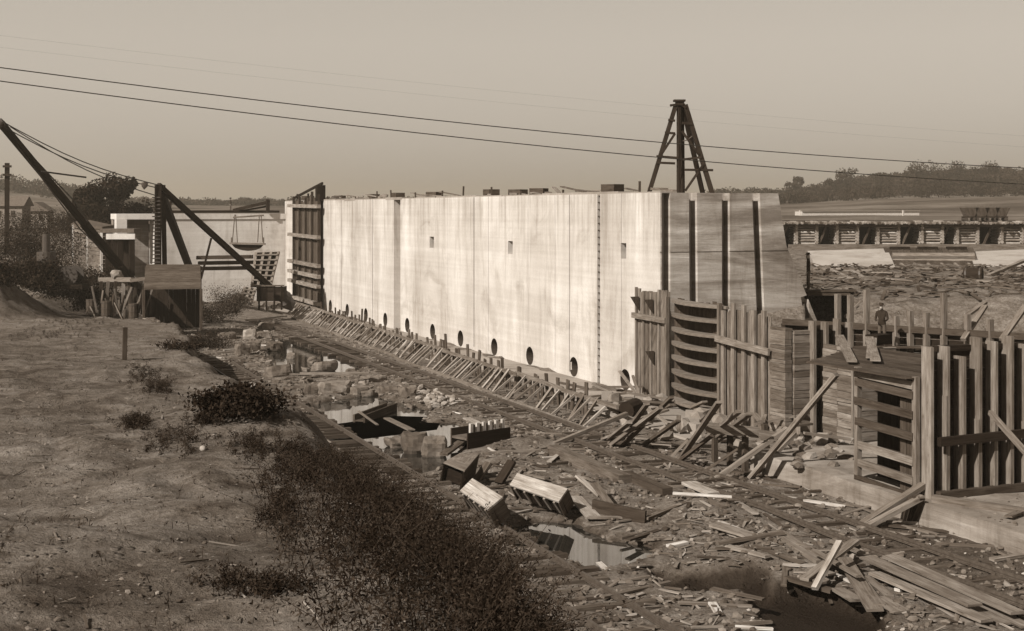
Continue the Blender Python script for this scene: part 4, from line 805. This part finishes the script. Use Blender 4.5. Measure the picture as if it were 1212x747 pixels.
plank(930,684,.1,985,700,.05,.2,.08,'dark wet timber at the edge of the near ditch','wood_dull')
tt_ = thing('prop_trestle', 'two slanting timbers and short legs propped in front of the low concrete wall', 'trestle', at_z(1060,620,0))
MB().beam(at_z(1016,624,.05), at_z(1093,574,.95), .24,.14, tone=.95).build('slanting_beam', 'wood_mid', tt_); MB().beam(at_z(1019,627,.05), at_z(1092,588,.8), .2,.12, tone=1.15).build('slanting_beam', 'wood_mid', tt_)
for a in ((1078,590,.75,1071,618,.0),(1091,589,.8,1079,620,.0),(1084,588,.8,1076,620,0)): MB().beam(at_z(*a[:3]), at_z(*a[3:]), .16,.1, tone=.6).build('leg', 'wood_dull', tt_)
plank(655,533,.22,740,569,.22,.42,.36,'long squared log lying across the mud in the middle',cat='log',name='squared_log',tone=.75); plank(739,563,.2,790,584,.18,.34,.3,'dark squared log beyond the end of the long one','wood_dull',cat='log',name='squared_log',tone=.8)
plank(655,526,.1,742,490,.9,.14,.14,'long slender pole slanting up from the track to the brace frame',cat='pole',name='pole',tone=1.0)
plank(815,571,.22,846,584,.18,.5,.07,'short broad pale board lying beside the far rail','wood_pale',tone=.9); plank(811,581,.1,865,604,.08,.22,.05,'narrow pale board below the short broad one')
plank(702,600,.28,764,614,.2,.1,.42,'dark timber on edge at the head of the puddle','wood_dull',tone=.6); plank(680,588,.3,703,613,.15,.4,.06,'pale board tilted beside the right form box','wood_pale',tone=.75)
plank(683,563,.6,710,587,.2,.16,.06,'pale slat crossing over the dark timber on edge','wood_pale',tone=.8); plank(703,572,.6,726,603,.25,.22,.06,'grey board crossing under the pale slat',tone=.8)
plank(525,538,.1,560,513,.35,.3,.08,'dark board leaning out behind the grey form box','wood_dull'); plank(563,570,.1,578,548,.6,.28,.1,'short timber standing up between the two bleached form boxes','wood_dull'); plank(590,572,.1,606,546,.7,.36,.1,'dark timber leaning behind the longer bleached form box','wood_dark')
plank(552,495,.15,582,509,.12,.3,.06,'pale board lying behind the dark open trough','wood_pale',tone=.8); plank(355,442,.5,437,442,.5,.2,.1,'long slat laid over the stone blocks at the pools','wood_mid',tone=1.2)
plank(458,495,.1,487,509,.05,.3,.06,'pale wet plank at the rim of the lower pool'); plank(424,487,.3,447,503,.15,.1,.05,'thin stick across the sunken trough')
plank(570,537,.1,640,533,.1,.18,.1,'weathered pole lying beside the dark open trough',cat='pole',name='pole')
BP = 'slanting props in front of the near form'
for i, a in enumerate(((795,470,2.2,736,528,.05),(782,483,1.8,722,528,.05),(770,500,1.2,712,520,.05),(803,498,1.4,757,530,.05),(766,478,1.8,735,520,.05),(851,476,2.6,804,545,.05),(842,516,1.2,800,549,.05),(875,487,2.3,838,517,1.0),(888,490,2.2,850,517,.9),(874,531,.9,832,559,.05),(745,500,1.2,720,520,.1),(815,520,.8,790,545,.05))):
    plank(*a, .18,.09,'grey prop slanting down in front of the bow-shelved form', 'wood_mid' if i % 3 else 'wood_dull', name='prop', group=BP, cat='prop')
plank(932,507,1.6,847,567,.05,.2,.12,'long pale prop, lower of the two running up towards the bulkhead',name='prop',tone=1.3); plank(990,443,3.6,888,566,.05,.22,.12,'longest pale prop running up to the crib pier',name='prop',tone=1.25); plank(941,513,1.2,893,562,.05,.16,.1,'short prop below the longest pale prop',name='prop')
tb = thing('low_trestle', 'low timber trestle with a top board in front of the batten panel', 'trestle', at_z(860,545,0))
for a in ((836,506,1.55,898,512,1.35,.08,.34),(832,502,1.5,882,521,.9,.1,.08),(890,513,1.2,920,517,1.1,.08,.3)): MB().beam(at_z(*a[:3]), at_z(*a[3:6]), a[6], a[7], tone=T(.9,1.2)).build('top_board', 'wood_mid', tb)
for a in ((845,512,846,548),(882,508,882,562),(864,510,864,552),(904,514,905,548)):
    q = at_z(a[2],a[3],0); MB().beam(q, q+V(0,0,1.3), .16,.16, up=(0,1,0), tone=.8).build('post', 'wood_dull', tb)
for i in range(70):                         # rubble and junk on the ledge under the form
    y = random.uniform(37, 54); x = random.uniform(24.3, 28.4) if y > 43 else random.uniform(24.4, 29); z = .1+random.random()*.35*(1 if y > 38 else 1.6)
    if i % 2: tag(MB().ball((x,y,z+.1), random.uniform(.15,.4), (1,1,.8), T(.7,1.1), .25).build('rubble_lump', 'pale_stone'), 'pale lump of broken concrete on the ledge under the near form', 'rubble', 'broken concrete under the near form')
    else: l = random.uniform(.4,1.0); a_ = random.random()*3; v_ = V(math.cos(a_),math.sin(a_),random.uniform(-.5,.6))*l; tag(MB().beam(V(x,y,z+.3)-v_, V(x,y,z+.35)+v_, random.uniform(.1,.25),.08, tone=T(.6,1.4)).build('scrap_board', 'wood_mid'), 'scrap board jumbled on the ledge under the near form', 'board', 'scrap boards under the near form')
for i in range(8): y = 43.5+i*1.2; tag(MB().box((26.6+random.uniform(-1,1), y, .35+random.random()*.2), (.42,.55,.35), random.random()*3, T(.8,1.2)).build('concrete_block', 'concrete_rough'), 'squarish concrete block on the ledge under the near form', 'block', 'concrete blocks under the near form')
tag(MB().tube([at_z(741,486,.7), at_z(753,481,.75)], .34, 12).build('keg', 'wood_dark'), 'small dark keg lying at the foot of the last round port', 'keg')
for k in range(26):
    q = at_z(random.uniform(938,1008), random.uniform(522,556), .6); tag(MB().ball(q+V(0,0,.05), random.uniform(.1,.26), (1.3,1,.6), T(.7,1.3), .22).build('concrete_lump', 'stone' if k % 3 else 'pale_stone'), 'lump of broken concrete on the left end of the low wall', 'rubble', 'concrete lumps on the low wall')
for k in range(34):
    x, y = random.uniform(24.7,33), random.uniform(23,29.2); z = .62-max(0,24-y)*.01
    if k % 3: tag(MB().ball((x,y,z+.06), random.uniform(.06,.2), (1.2,1,.6), T(.7,1.2), .25).build('rubble_lump', 'stone'), 'dull lump of rubble on the low wall top before the stud panel', 'rubble', 'rubble before the stud panel')
    else: a_ = random.gauss(0,.5); l = random.uniform(.3,1.1); v_ = V(math.cos(a_),math.sin(a_),random.uniform(-.03,.05))*l; tag(MB().beam(V(x,y,z+.08)-v_, V(x,y,z+.08)+v_, random.uniform(.1,.22),.06, tone=T(.6,1.3), jit=.01).build('scrap_board', 'wood_mid'), 'scrap board lying on the low wall top before the stud panel', 'board', 'scrap boards before the stud panel')
m = MB()
for k in range(500):
    x, y = random.uniform(24.5,33), random.uniform(20,29.5); m.ball((x,y,.62+.01), random.uniform(.02,.08), (1,1,.6), T(.5,1.3), .3)
tag(m.build('mortar_crumbs', 'stone'), kind='stuff')
plank(1104,590,.75,1216,606,.7,.2,.18,'long sill timber along the edge of the low wall before the stud panel',cat='timber',name='sill_timber',tone=.9)
# scattered scraps over the pit floor: individual planks, then gravel and chips as stuff
def pit_ok(x, y): return 14.0 < x < 20.9 and float(look(PGD, x, y)) > .2
i = 0
while i < 200:
    y = 23 + 62*random.random()**1.3; x = random.uniform(14, 20.9) if random.random() < .75 else random.uniform(22.6, 24.0)
    if x < 20.9 and not pit_ok(x, y): continue
    if x > 20.9 and y > 44: continue
    z = (hz(x,y)); l = random.uniform(.2, 1.15)*random.uniform(.6,1); a_ = random.gauss(-.4 if random.random() < .6 else 1.2, .5); v_ = V(math.cos(a_), math.sin(a_), random.uniform(-.06,.08))*l
    tag(MB().beam(V(x,y,z+.035)-v_, V(x,y,z+.05)+v_, random.uniform(.06,.18), random.uniform(.03,.07), tone=T(.6,1.5), jit=.01).build('scrap_board', random.choice(('wood_mid','wood_dull','wood_mid','wood_mid','wood_dull','wood_mid','wood_dull','wood_pale'))), 'scrap board strewn on the muddy pit floor', 'board', 'scrap boards strewn on the pit floor'); i += 1
def lumps(name, n, fn, mats, r0, r1, kind='stuff'):
    m = MB()
    for _ in range(n):
        x, y = fn(); z = (hz(x,y)); r = r0*(r1/r0)**random.random()
        m.ball((x,y,z+r*.25), r, (1,random.uniform(.6,1.2),.6), T(.5,1.5), .3, 0 if r < .12 else 1) if False else m.ball((x,y,z+r*.25), r, (1,random.uniform(.6,1.2),.6), T(.5,1.5), .3, 1)
    return tag(m.build(name, mats), kind=kind)
def pitpt():
    while True:
        y = 22 + 75*random.random()**1.5; x = random.uniform(11.5, 24.3)
        if float(look(PGD, x, y)) > -.05: return x, y
lumps('gravel', 5200, pitpt, 'stone', .025, .13); lumps('pale_gravel', 700, pitpt, 'pale_stone', .02, .06)
m = MB(); CCs = [pitpt() for _ in range(34)]
def chippt():
    if random.random() < .35: return pitpt()
    while True:
        c_ = random.choice(CCs); x, y = c_[0]+random.gauss(0,.7), c_[1]+random.gauss(0,1.1)
        if 11.5 < x < 24.2 and float(look(PGD, x, y)) > 0: return x, y
for _ in range(1500):
    x, y = chippt(); z = (hz(x,y)); l = random.uniform(.06,.35)*random.uniform(.5,1); a_ = random.random()*6; v_ = V(math.cos(a_),math.sin(a_),random.uniform(-.1,.2))*l
    m.beam(V(x,y,z+.02)-v_, V(x,y,z+.05)+v_, random.uniform(.015,.09),.025, tone=T(.4,1.7), jit=.012)
tag(m.build('wood_chips', 'wood_mid'), kind='stuff')
m = MB()
for _ in range(620):
    px, py = random.uniform(958,1225), random.uniform(318,346); d = random.uniform(64, 96); q = at_d(px, 330, d); z = (hz(q.x,q.y)); l = random.uniform(.15,.6); a_ = random.random()*6; v_ = V(math.cos(a_),math.sin(a_),random.uniform(-.1,.3))*l
    m.beam(V(q.x,q.y,z+.08)-v_, V(q.x,q.y,z+.12)+v_, random.uniform(.05,.2),.05, tone=T(.4,1.7))
tag(m.build('timber_litter', 'wood_dull'), kind='stuff')
def bankpt():
    y = 6 + 60*random.random()**2; return random.uniform(-8, float(np.interp(y, CREST_Y, CREST_X))+.5), y
lumps('bank_pebbles', 3800, bankpt, 'stone', .006, .03)
m = MB()
for _ in range(800):
    x, y = bankpt(); z = hz(x,y); l = random.uniform(.03,.16); a_ = random.random()*6; v_ = V(math.cos(a_),math.sin(a_),random.uniform(-.05,.15))*l; m.beam(V(x,y,z+.01)-v_, V(x,y,z+.02)+v_, random.uniform(.006,.02),.008, tone=T(.4,1.5))
tag(m.build('twigs', 'wood_mid'), kind='stuff')
tag(MB().ball(gp(240,534)+V(0,0,.03), .055, (1,.8,.8), 1.3, .1, 2).build('white_stone', 'pale_stone', smooth=True), 'single pale rounded stone on the edge of the dirt bank', 'stone')
# ---------------------------------------------------------------- plants
WB_X = [250,300,330,400,440,500,560,600,650,700,800]; WB_Y = [600,560,532,530,548,582,628,670,738,800,900]
def proj(x, y, z): d = x*S+y*C; return CX+F*(x*C-y*S)/d, HY+F*(CZ-z)/d
def weeds(name, pts, hmin, hmax, leafsize, nleaf, mat):
    st = []; cs = []; tn = []; sz = []
    m = MB()
    for (x, y) in pts:
        z = (hz(x,y)); h = random.uniform(hmin,hmax)*(1 if random.random() < .8 else 1.25)
        if name == 'bank_weeds':
            d_ = x*S+y*C; px_, py_ = proj(x,y,z); h = min(h, (py_-np.interp(px_, WB_X, WB_Y)-random.uniform(-6,14))*d_/F)
            if h < .08: continue
        ln = V(random.gauss(0,.38), random.gauss(0,.38), 1); t0 = T(.5,1.5)
        p0, p1, p2 = V(x,y,z-.05), V(x,y,z)+ln*h*.55, V(x,y,z)+ln*h+V(ln.x,ln.y,0)*h*.35
        m.tube([p0,p1,p2], .004, 3, T(.3,1.0), .0015, caps=False)
        for k in range(nleaf):
            t = random.uniform(.12,1.0); q = p0.lerp(p1, t*2) if t < .5 else p1.lerp(p2, t*2-1); r = .16*(1.1-t)*h+.02
            cs.append((q.x+random.gauss(0,r), q.y+random.gauss(0,r), q.z+random.gauss(0,r*.5))); tn.append(t0*T(.6,1.4)); sz.append(leafsize*(1.25-t*.6))
    s_ = m.build(name+'_stems', 'dry_grass'); tag(s_, kind='stuff')
    tag(cloud(name, mat, cs, np.array(sz), tones=np.array(tn), aspect=.35), kind='stuff')
pts = []
while len(pts) < 2700:
    y = 6.2 + 13*random.random()**1.25; c_ = float(np.interp(y, CREST_Y, CREST_X)); x = c_ + random.uniform(-.9, 2.6)+random.gauss(0,.2)
    if random.random() > min(1, max(.10, (x-c_+.8)/1.5))*(1 if y < 13 else .75): continue
    pts.append((x, y))
weeds('bank_weeds', pts, .18, .60, .034, 95, 'weed_leaves')
pts = []
while len(pts) < 850:
    cpx, cpy, rx, ry = random.choice(((205,525,38,16),(160,505,20,8),(60,395,50,14),(165,445,22,12),(190,460,15,8),(245,500,18,6),(100,382,60,8),(345,545,30,20),(330,610,20,30),(300,700,60,14),(360,560,26,22),(310,530,40,16),(240,395,30,10)))
    q = gp(random.gauss(cpx,rx*.5), random.gauss(cpy,ry*.5)); pts.append((q.x,q.y))
weeds('low_weeds', pts, .05, .17, .032, 60, 'weed_leaves')
pts = [bankpt() for _ in range(2600)]; weeds('bank_grass', pts, .03, .10, .04, 7, 'dry_grass')
def bush(px, py, w, h, n, label, mat='leaves_dark', d=None, group=None, ls=.16):
    q = gp(px, py) if d is None else at_d(px, py, d); t = thing('bush', label, 'bush', q, group); cs = []
    cl = [(random.gauss(0,w*.28), random.gauss(0,w*.28), random.uniform(.15,.8)*h) for _ in range(14)]
    for _ in range(n):
        c_ = random.choice(cl); r = w*.16; cs.append((q.x+c_[0]+random.gauss(0,r), q.y+c_[1]+random.gauss(0,r), max(q.z, q.z+c_[2]+random.gauss(0,h*.14))))
    cloud('foliage', mat, cs, ls, t)
    m = MB()
    for c_ in cl: m.tube([q-V(0,0,.1), q+V(c_[0]*.5,c_[1]*.5,c_[2]*.6), q+V(*c_)*1.1], .03, 4, 1, .01)
    m.build('stems', 'bark', t)
bush(222,386,2.6,1.2,4200,'dark leafy bush on the bank edge in front of the shed',ls=.09); bush(246,412,2.4,.8,3600,'dark bush spreading down the bank towards the stone blocks',ls=.09); bush(196,376,2.4,1.0,2600,'low dark bush at the near corner of the shed',ls=.09)
bush(286,487,.95,.42,4200,'round dark bush overhanging the near track',ls=.06); bush(212,414,1.2,.3,1500,'straggly low bush on the path side of the bank',ls=.07)
for i, (px, py, w, h, mt_, lb) in enumerate(((262,378,2.6,2.4,'leaves_mid','pale straggly shrub behind the shed under the derrick leg'),(280,370,1.8,1.5,'leaves_mid','pale shrub next to the small lattice form'),(248,384,2.2,1.6,'leaves_dark','dark shrub right of the shed'))): bush(px, py, w, h, 4200, lb, mt_, 97+i*2, ls=.09)
for px, py, w, h, d_, lb in ((10,338,2.6,1.6,86.5,'ragged dark brush growing on the earth mound at the left edge'),(42,344,2.6,2.2,91,'dark brush heap at the foot of the earth mound'),(64,350,3.5,2.8,93,'tangled dark brush in the middle of the left brush heap'),(92,352,4.5,2.4,98,'dark brush heap in front of the plank hut'),(112,366,3,1.6,96,'low dark brush beside the trestle'),(18,312,4,2.6,112,'dark scrub below the telegraph pole'),(62,318,6,3.6,116,'tall dark scrub beneath the boom'),(96,276,7,2.6,135,'scrub behind the plank hut'),(40,285,8,3,140,'wide scrub in front of the pale houses')): bush(px, py, w, h, 5200, lb, 'leaves_dark', d_, ls=.15)
for i in range(9):
    px, py = random.uniform(30,118), random.uniform(318,356); q = at_d(px,py,93+random.random()*4); v_ = V(random.gauss(0,.4),random.gauss(0,.3),random.gauss(0,.4))
    tag(MB().beam(q-v_, q+v_, .13,.09, tone=T(.5,1.5)).build('timber', 'wood_dull'), 'odd timber sticking out of the dark brush heap', 'timber', 'timbers in the brush heap')
def tree(px, py, h, w, d, n, label, mat='leaves_dark', ls=.5, group=None, trunk=.35, base=.25):
    q = at_d(px, py, d); q.z = hz(q.x,q.y); t = thing('tree', label, 'tree', q, group); cs = []; tn = []; m = MB()
    m.tube([q-V(0,0,.3), q+V(random.gauss(0,.1),0,h*.3), q+V(random.gauss(0,.3),0,h*.6)], .03*h, 7, 1, .012*h)
    for _ in range(int(14 if n > 1000 else 7)):
        th = random.random()*6.28; rr = w*.5*math.sqrt(random.random())*.72; z = h*(base+(.92-base)*random.random()); k = math.sqrt(max(.15, 1-((z/h-.55)/.5)**2)); c_ = V(math.cos(th)*rr*k, math.sin(th)*rr*k, z)
        m.tube([q+V(0,0,h*.28), q+V(c_.x*.5,c_.y*.5,z*.75), q+c_], .012*h, 5, 1, .004*h); r = w*random.uniform(.15,.25); nn = n//14 if n > 1000 else n//7
        for _ in range(nn):
            v_ = V(random.gauss(0,1),random.gauss(0,1),random.gauss(0,.6)).normalized()*r*random.random()**.4; cs.append(tuple(q+c_+v_)); tn.append(T(.6,1.4))
    m.build('trunk', 'bark', t); cloud('crown', mat, cs, ls, t, tones=np.array(tn))
tree(112,268,6.2,6.0,150,9000,'large dark round-crowned tree beyond the derrick boom',ls=.32); tree(141,264,7.2,6.0,152,9000,'tallest dark tree left of the derrick mast',ls=.32); tree(100,268,5.0,5,146,5000,'lower dark tree on the left flank of the large tree',ls=.32)
tree(163,262,4,5,156,5000,'low dark tree between the tall tree and the mast',ls=.32)
for i, (px, h, w, lb) in enumerate(((935,10,6,'left of two slender pale trees on the skyline beside the wall end'),(945,13,6,'right of two slender pale trees on the skyline beside the wall end'),(981,12,5,'lone thin tree on the skyline before the wooded hill'),(1005,15,12,'rounded tree at the left end of the wooded hill'),(1092,14,16,'broad dome-shaped tree on the hill crest'),(1128,14,18,'broad dark tree on the hill crest right of the dome'),(1165,12,14,'round tree on the hill crest near the right edge'))):
    tree(px, 235, h*.72, w, 560, 1600, lb, 'far_leaves', .8, base=.12)
cs = []; tn = []; sz = []
def far_tree(px, d, h, w, n=46, s_=1.9):
    n = int(n*5); s_ *= .55; h *= .95
    q = at_d(px, 240, d); z = (hz(q.x,q.y)); t0 = T(.55,1.5)
    for _ in range(n):
        v_ = V(random.gauss(0,1),random.gauss(0,1),random.gauss(0,1)).normalized()*random.random()**.35; cs.append((q.x+v_.x*w*.5, q.y+v_.y*w*.5, z+h*.5+v_.z*h*.52)); tn.append(t0*T(.7,1.3)); sz.append(s_*d/560)
for _ in range(300): px = 985+ 275*random.random()**.8; far_tree(px, random.uniform(560,640), random.uniform(4,8), random.uniform(7,13))
for _ in range(150): px = random.uniform(905,1260); far_tree(px, random.choice((425,440,500))+random.uniform(-6,6)+ (px-905)*.06, random.uniform(2,4.5), random.uniform(4,8), 30, 1.5)
for _ in range(90): px = 1260-190*random.random()**1.5; far_tree(px, random.uniform(470,570), random.uniform(3.5,7), random.uniform(6,11))
for _ in range(110): px = random.uniform(840,1000); far_tree(px, random.uniform(580,640), random.uniform(3,7), random.uniform(5,10))
for _ in range(420): px = random.uniform(-60,860); far_tree(px, random.uniform(600,760), random.uniform(2,5), random.uniform(6,14), 30, 2.0)
for _ in range(26): px = random.uniform(-60,90); far_tree(px, random.uniform(480,600), random.uniform(5,8), random.uniform(8,14), 46, 2.0)
tag(cloud('distant_wood', 'far_leaves', cs, np.array(sz), tones=np.array(tn)), kind='stuff')
# ---------------------------------------------------------------- people
def person(q, rz, label, pose=0, h=1.72, cloth='dark_cloth', hat=True):
    t = thing('person', label, 'person', q); R = Matrix.Rotation(rz, 3, 'Z'); k = h/1.72; vs = []; es = []; rs = []
    def add(p, r, par=None):
        vs.append(R @ V(*p)*k); rs.append((r if isinstance(r, tuple) else (r, r))); i = len(vs)-1
        if par is not None: es.append((par, i))
        return i
    lean = .10 if pose == 1 else 0
    pel = add((0,0,.95),(.15,.11)); wa = add((0,.01+lean*.4,1.13),(.135,.10),pel); ch = add((0,.01+lean,1.36),(.17,.115),wa); ne = add((0,.01+lean*1.3,1.50),.06,ch); jw = add((0,.035+lean*1.5,1.58),(.072,.085),ne); hd = add((0,.02+lean*1.5,1.66),(.08,.1),jw); add((0,.01+lean*1.5,1.715),(.06,.07),hd); add((0,.125+lean*1.5,1.60),.016,jw)
    for s_ in (-1,1):
        st_ = .10*s_*(1 if pose == 2 else .25)
        hp = add((.09*s_,0,.88),.095,pel); kn = add((.10*s_,.02+st_,.50),.068,hp); an = add((.10*s_,st_*1.6,.09),.048,kn); add((.12*s_,st_*1.6+.15,.045),(.045,.03),an)
        sh_ = add((.19*s_,lean,1.40),.068,ch); el = add((.25*s_,-.03+lean,1.13),.05,sh_)
        wr = add((.20*s_,.22+lean,1.08) if pose == 1 else (.26*s_,.05,.89),.034,el); hn = V(*( (.15*s_,.30+lean,1.10) if pose == 1 else (.26*s_,.08,.81))); hi = add(tuple(hn),(.038,.022),wr)
        dv = (hn - V(*((.20*s_,.22+lean,1.08) if pose == 1 else (.26*s_,.05,.89)))).normalized()
        for f_ in range(4): add(tuple(hn+dv*(.075+.012*(1.5-abs(f_-1.4)))+V(0,(f_-1.5)*.019,0)),.009,hi)
        add(tuple(hn+dv*.03+V(-.035*s_,.03,0)),.010,hi)
    me = bpy.data.meshes.new('body'); me.from_pydata([tuple(v) for v in vs], es, []); o = bpy.data.objects.new('body', me); COL.objects.link(o)
    md = o.modifiers.new('skin','SKIN'); sv = me.skin_vertices[0].data
    for i, r in enumerate(rs): sv[i].radius = (r[0]*k, r[1]*k)
    sv[0].use_root = True; o.modifiers.new('sub','SUBSURF').levels = 1; bpy.context.view_layer.update()
    m2 = bpy.data.meshes.new_from_object(o.evaluated_get(bpy.context.evaluated_depsgraph_get())); o.modifiers.clear(); o.data = m2; m2.materials.clear()
    for mm in (cloth, 'skin', 'mid_cloth'): m2.materials.append(M[mm])
    at = m2.attributes.new('tone','FLOAT','FACE'); at.data.foreach_set('value', [1.0]*len(m2.polygons))
    for f_ in m2.polygons:
        z = f_.center.z/k; lc_ = R.inverted() @ f_.center; f_.material_index = 1 if (z > 1.53 or (z < .87 and abs(lc_.x)/k > .215)) else (2 if z < .9 else 0); f_.use_smooth = True
    o.parent = t
    b_ = R @ V(0,.02+lean*1.5,0)*k
    if hat:
        m = MB(); c_ = V(WL[t.name])+b_+V(0,0,1.70*k); m.tube([c_, c_+V(0,0,.015)], .15, 12); m.tube([c_+V(0,0,.01), c_+V(0,0,.06), c_+V(0,0,.10)], .10, 12, 1, .075); m.build('hat', 'dark_cloth', t)
def foot(px, py, d): return at_d(px, py, d)
person(foot(1044,409.5,53), 2.3, 'man in dark work clothes and hat standing bent over on the walkway behind the deck', 1, 1.62)
q = foot(957,343.5,65.6); person(V(q.x,q.y,q.z), .9, 'dark-coated man standing beside the battered back of the lock wall', 0, 1.75)
q = at_d(273,252,125.7); q.z = 8.42; person(q, 1.6, 'small figure standing on the far cross wall beside the winch', 0, 1.1); 
q = at_d(202,252,126.4); q.z = 8.42; person(q, .4, 'tiny figure on the far cross wall beside the derrick mast', 0, 1.0)
q = at_d(368,233,114); q.z = WT+.15; person(V(WX+1.0,wy(369),WT+.12), 1.2, 'workman in a pale shirt at the hoist on the far end of the lock wall', 1, 1.3, 'shirt')
# ---------------------------------------------------------------- light, sky, air, camera
EL = math.radians(37); TS = V(-.93, -.38, 0).normalized()*math.cos(EL) + V(0,0,math.sin(EL))
sl = bpy.data.lights.new('sun','SUN'); sl.energy = 5.0; sl.angle = math.radians(.6); sl.color = (1,.965,.90); so = bpy.data.objects.new('sun', sl); COL.objects.link(so)
so.rotation_euler = (-TS).to_track_quat('-Z','Y').to_euler(); so.location = (0,0,60)
w = bpy.data.worlds.new('World'); SC.world = w; w.use_nodes = True; nt = w.node_tree; nt.nodes.clear()
out = nt.nodes.new('ShaderNodeOutputWorld'); bg = nt.nodes.new('ShaderNodeBackground'); sk = nt.nodes.new('ShaderNodeTexSky'); sk.sky_type = 'NISHITA'; sk.sun_disc = False
sk.sun_elevation = EL; sk.sun_rotation = math.atan2(TS.x, TS.y); sk.dust_density = 3; sk.air_density = 1.2
bw = nt.nodes.new('ShaderNodeRGBToBW'); ma = nt.nodes.new('ShaderNodeMath'); ma.operation = 'MULTIPLY_ADD'; ma.inputs[1].default_value = .40; ma.inputs[2].default_value = 2.75
mx = nt.nodes.new('ShaderNodeMix'); mx.data_type = 'RGBA'; mx.blend_type = 'MULTIPLY'; mx.inputs[0].default_value = 1; mx.inputs[7].default_value = (1,.905,.785,1)
nt.links.new(sk.outputs[0], bw.inputs[0]); nt.links.new(bw.outputs[0], ma.inputs[0]); tcw = nt.nodes.new('ShaderNodeTexCoord'); spx = nt.nodes.new('ShaderNodeSeparateXYZ'); mrw = nt.nodes.new('ShaderNodeMapRange'); mw = nt.nodes.new('ShaderNodeMath'); mw.operation = 'MULTIPLY'   # clear October sky: pale near the horizon, deep overhead
nt.links.new(tcw.outputs['Generated'], spx.inputs[0]); nt.links.new(spx.outputs['Z'], mrw.inputs[0])
for k_, v_ in enumerate((.12, .6, 1.0, .30)): mrw.inputs[k_+1].default_value = v_
nt.links.new(ma.outputs[0], mw.inputs[0]); nt.links.new(mrw.outputs[0], mw.inputs[1]); nt.links.new(mw.outputs[0], mx.inputs[6]); nt.links.new(mx.outputs[2], bg.inputs[0]); nt.links.new(bg.outputs[0], out.inputs[0]); bg.inputs[1].default_value = .10
HAZE = .0005
if HAZE:
    m = MB(); m.box((300,900,25),(5200,4700,70)); hzo = m.build('haze','cable'); hzo.data.materials.clear(); mm = bpy.data.materials.new('haze_air'); mm.use_nodes = True; t_ = mm.node_tree; t_.nodes.clear()
    o_ = t_.nodes.new('ShaderNodeOutputMaterial'); pv = t_.nodes.new('ShaderNodeVolumePrincipled'); t_.links.new(pv.outputs[0], o_.inputs['Volume']); pv.inputs['Density'].default_value = HAZE; pv.inputs['Color'].default_value = (.96,.84,.68,1); pv.inputs['Anisotropy'].default_value = .3
    hzo.data.materials.append(mm); tag(hzo, kind='stuff')
cam = bpy.data.cameras.new('camera'); co = bpy.data.objects.new('camera', cam); COL.objects.link(co); SC.camera = co
co.location = (0,0,CZ); co.rotation_euler = (math.pi/2, 0, -PSI); cam.sensor_width = 36; cam.lens = 36*F/1212; cam.shift_y = -(373.5-HY)/1212; cam.clip_start = .1; cam.clip_end = 9000
SC.view_settings.view_transform = 'Standard'; SC.view_settings.look = 'None'; SC.view_settings.exposure = .42; SC.view_settings.gamma = 1
SC.cycles.max_bounces = 5; SC.cycles.diffuse_bounces = 2; SC.cycles.glossy_bounces = 2; SC.cycles.volume_bounces = 0; SC.cycles.use_adaptive_sampling = True
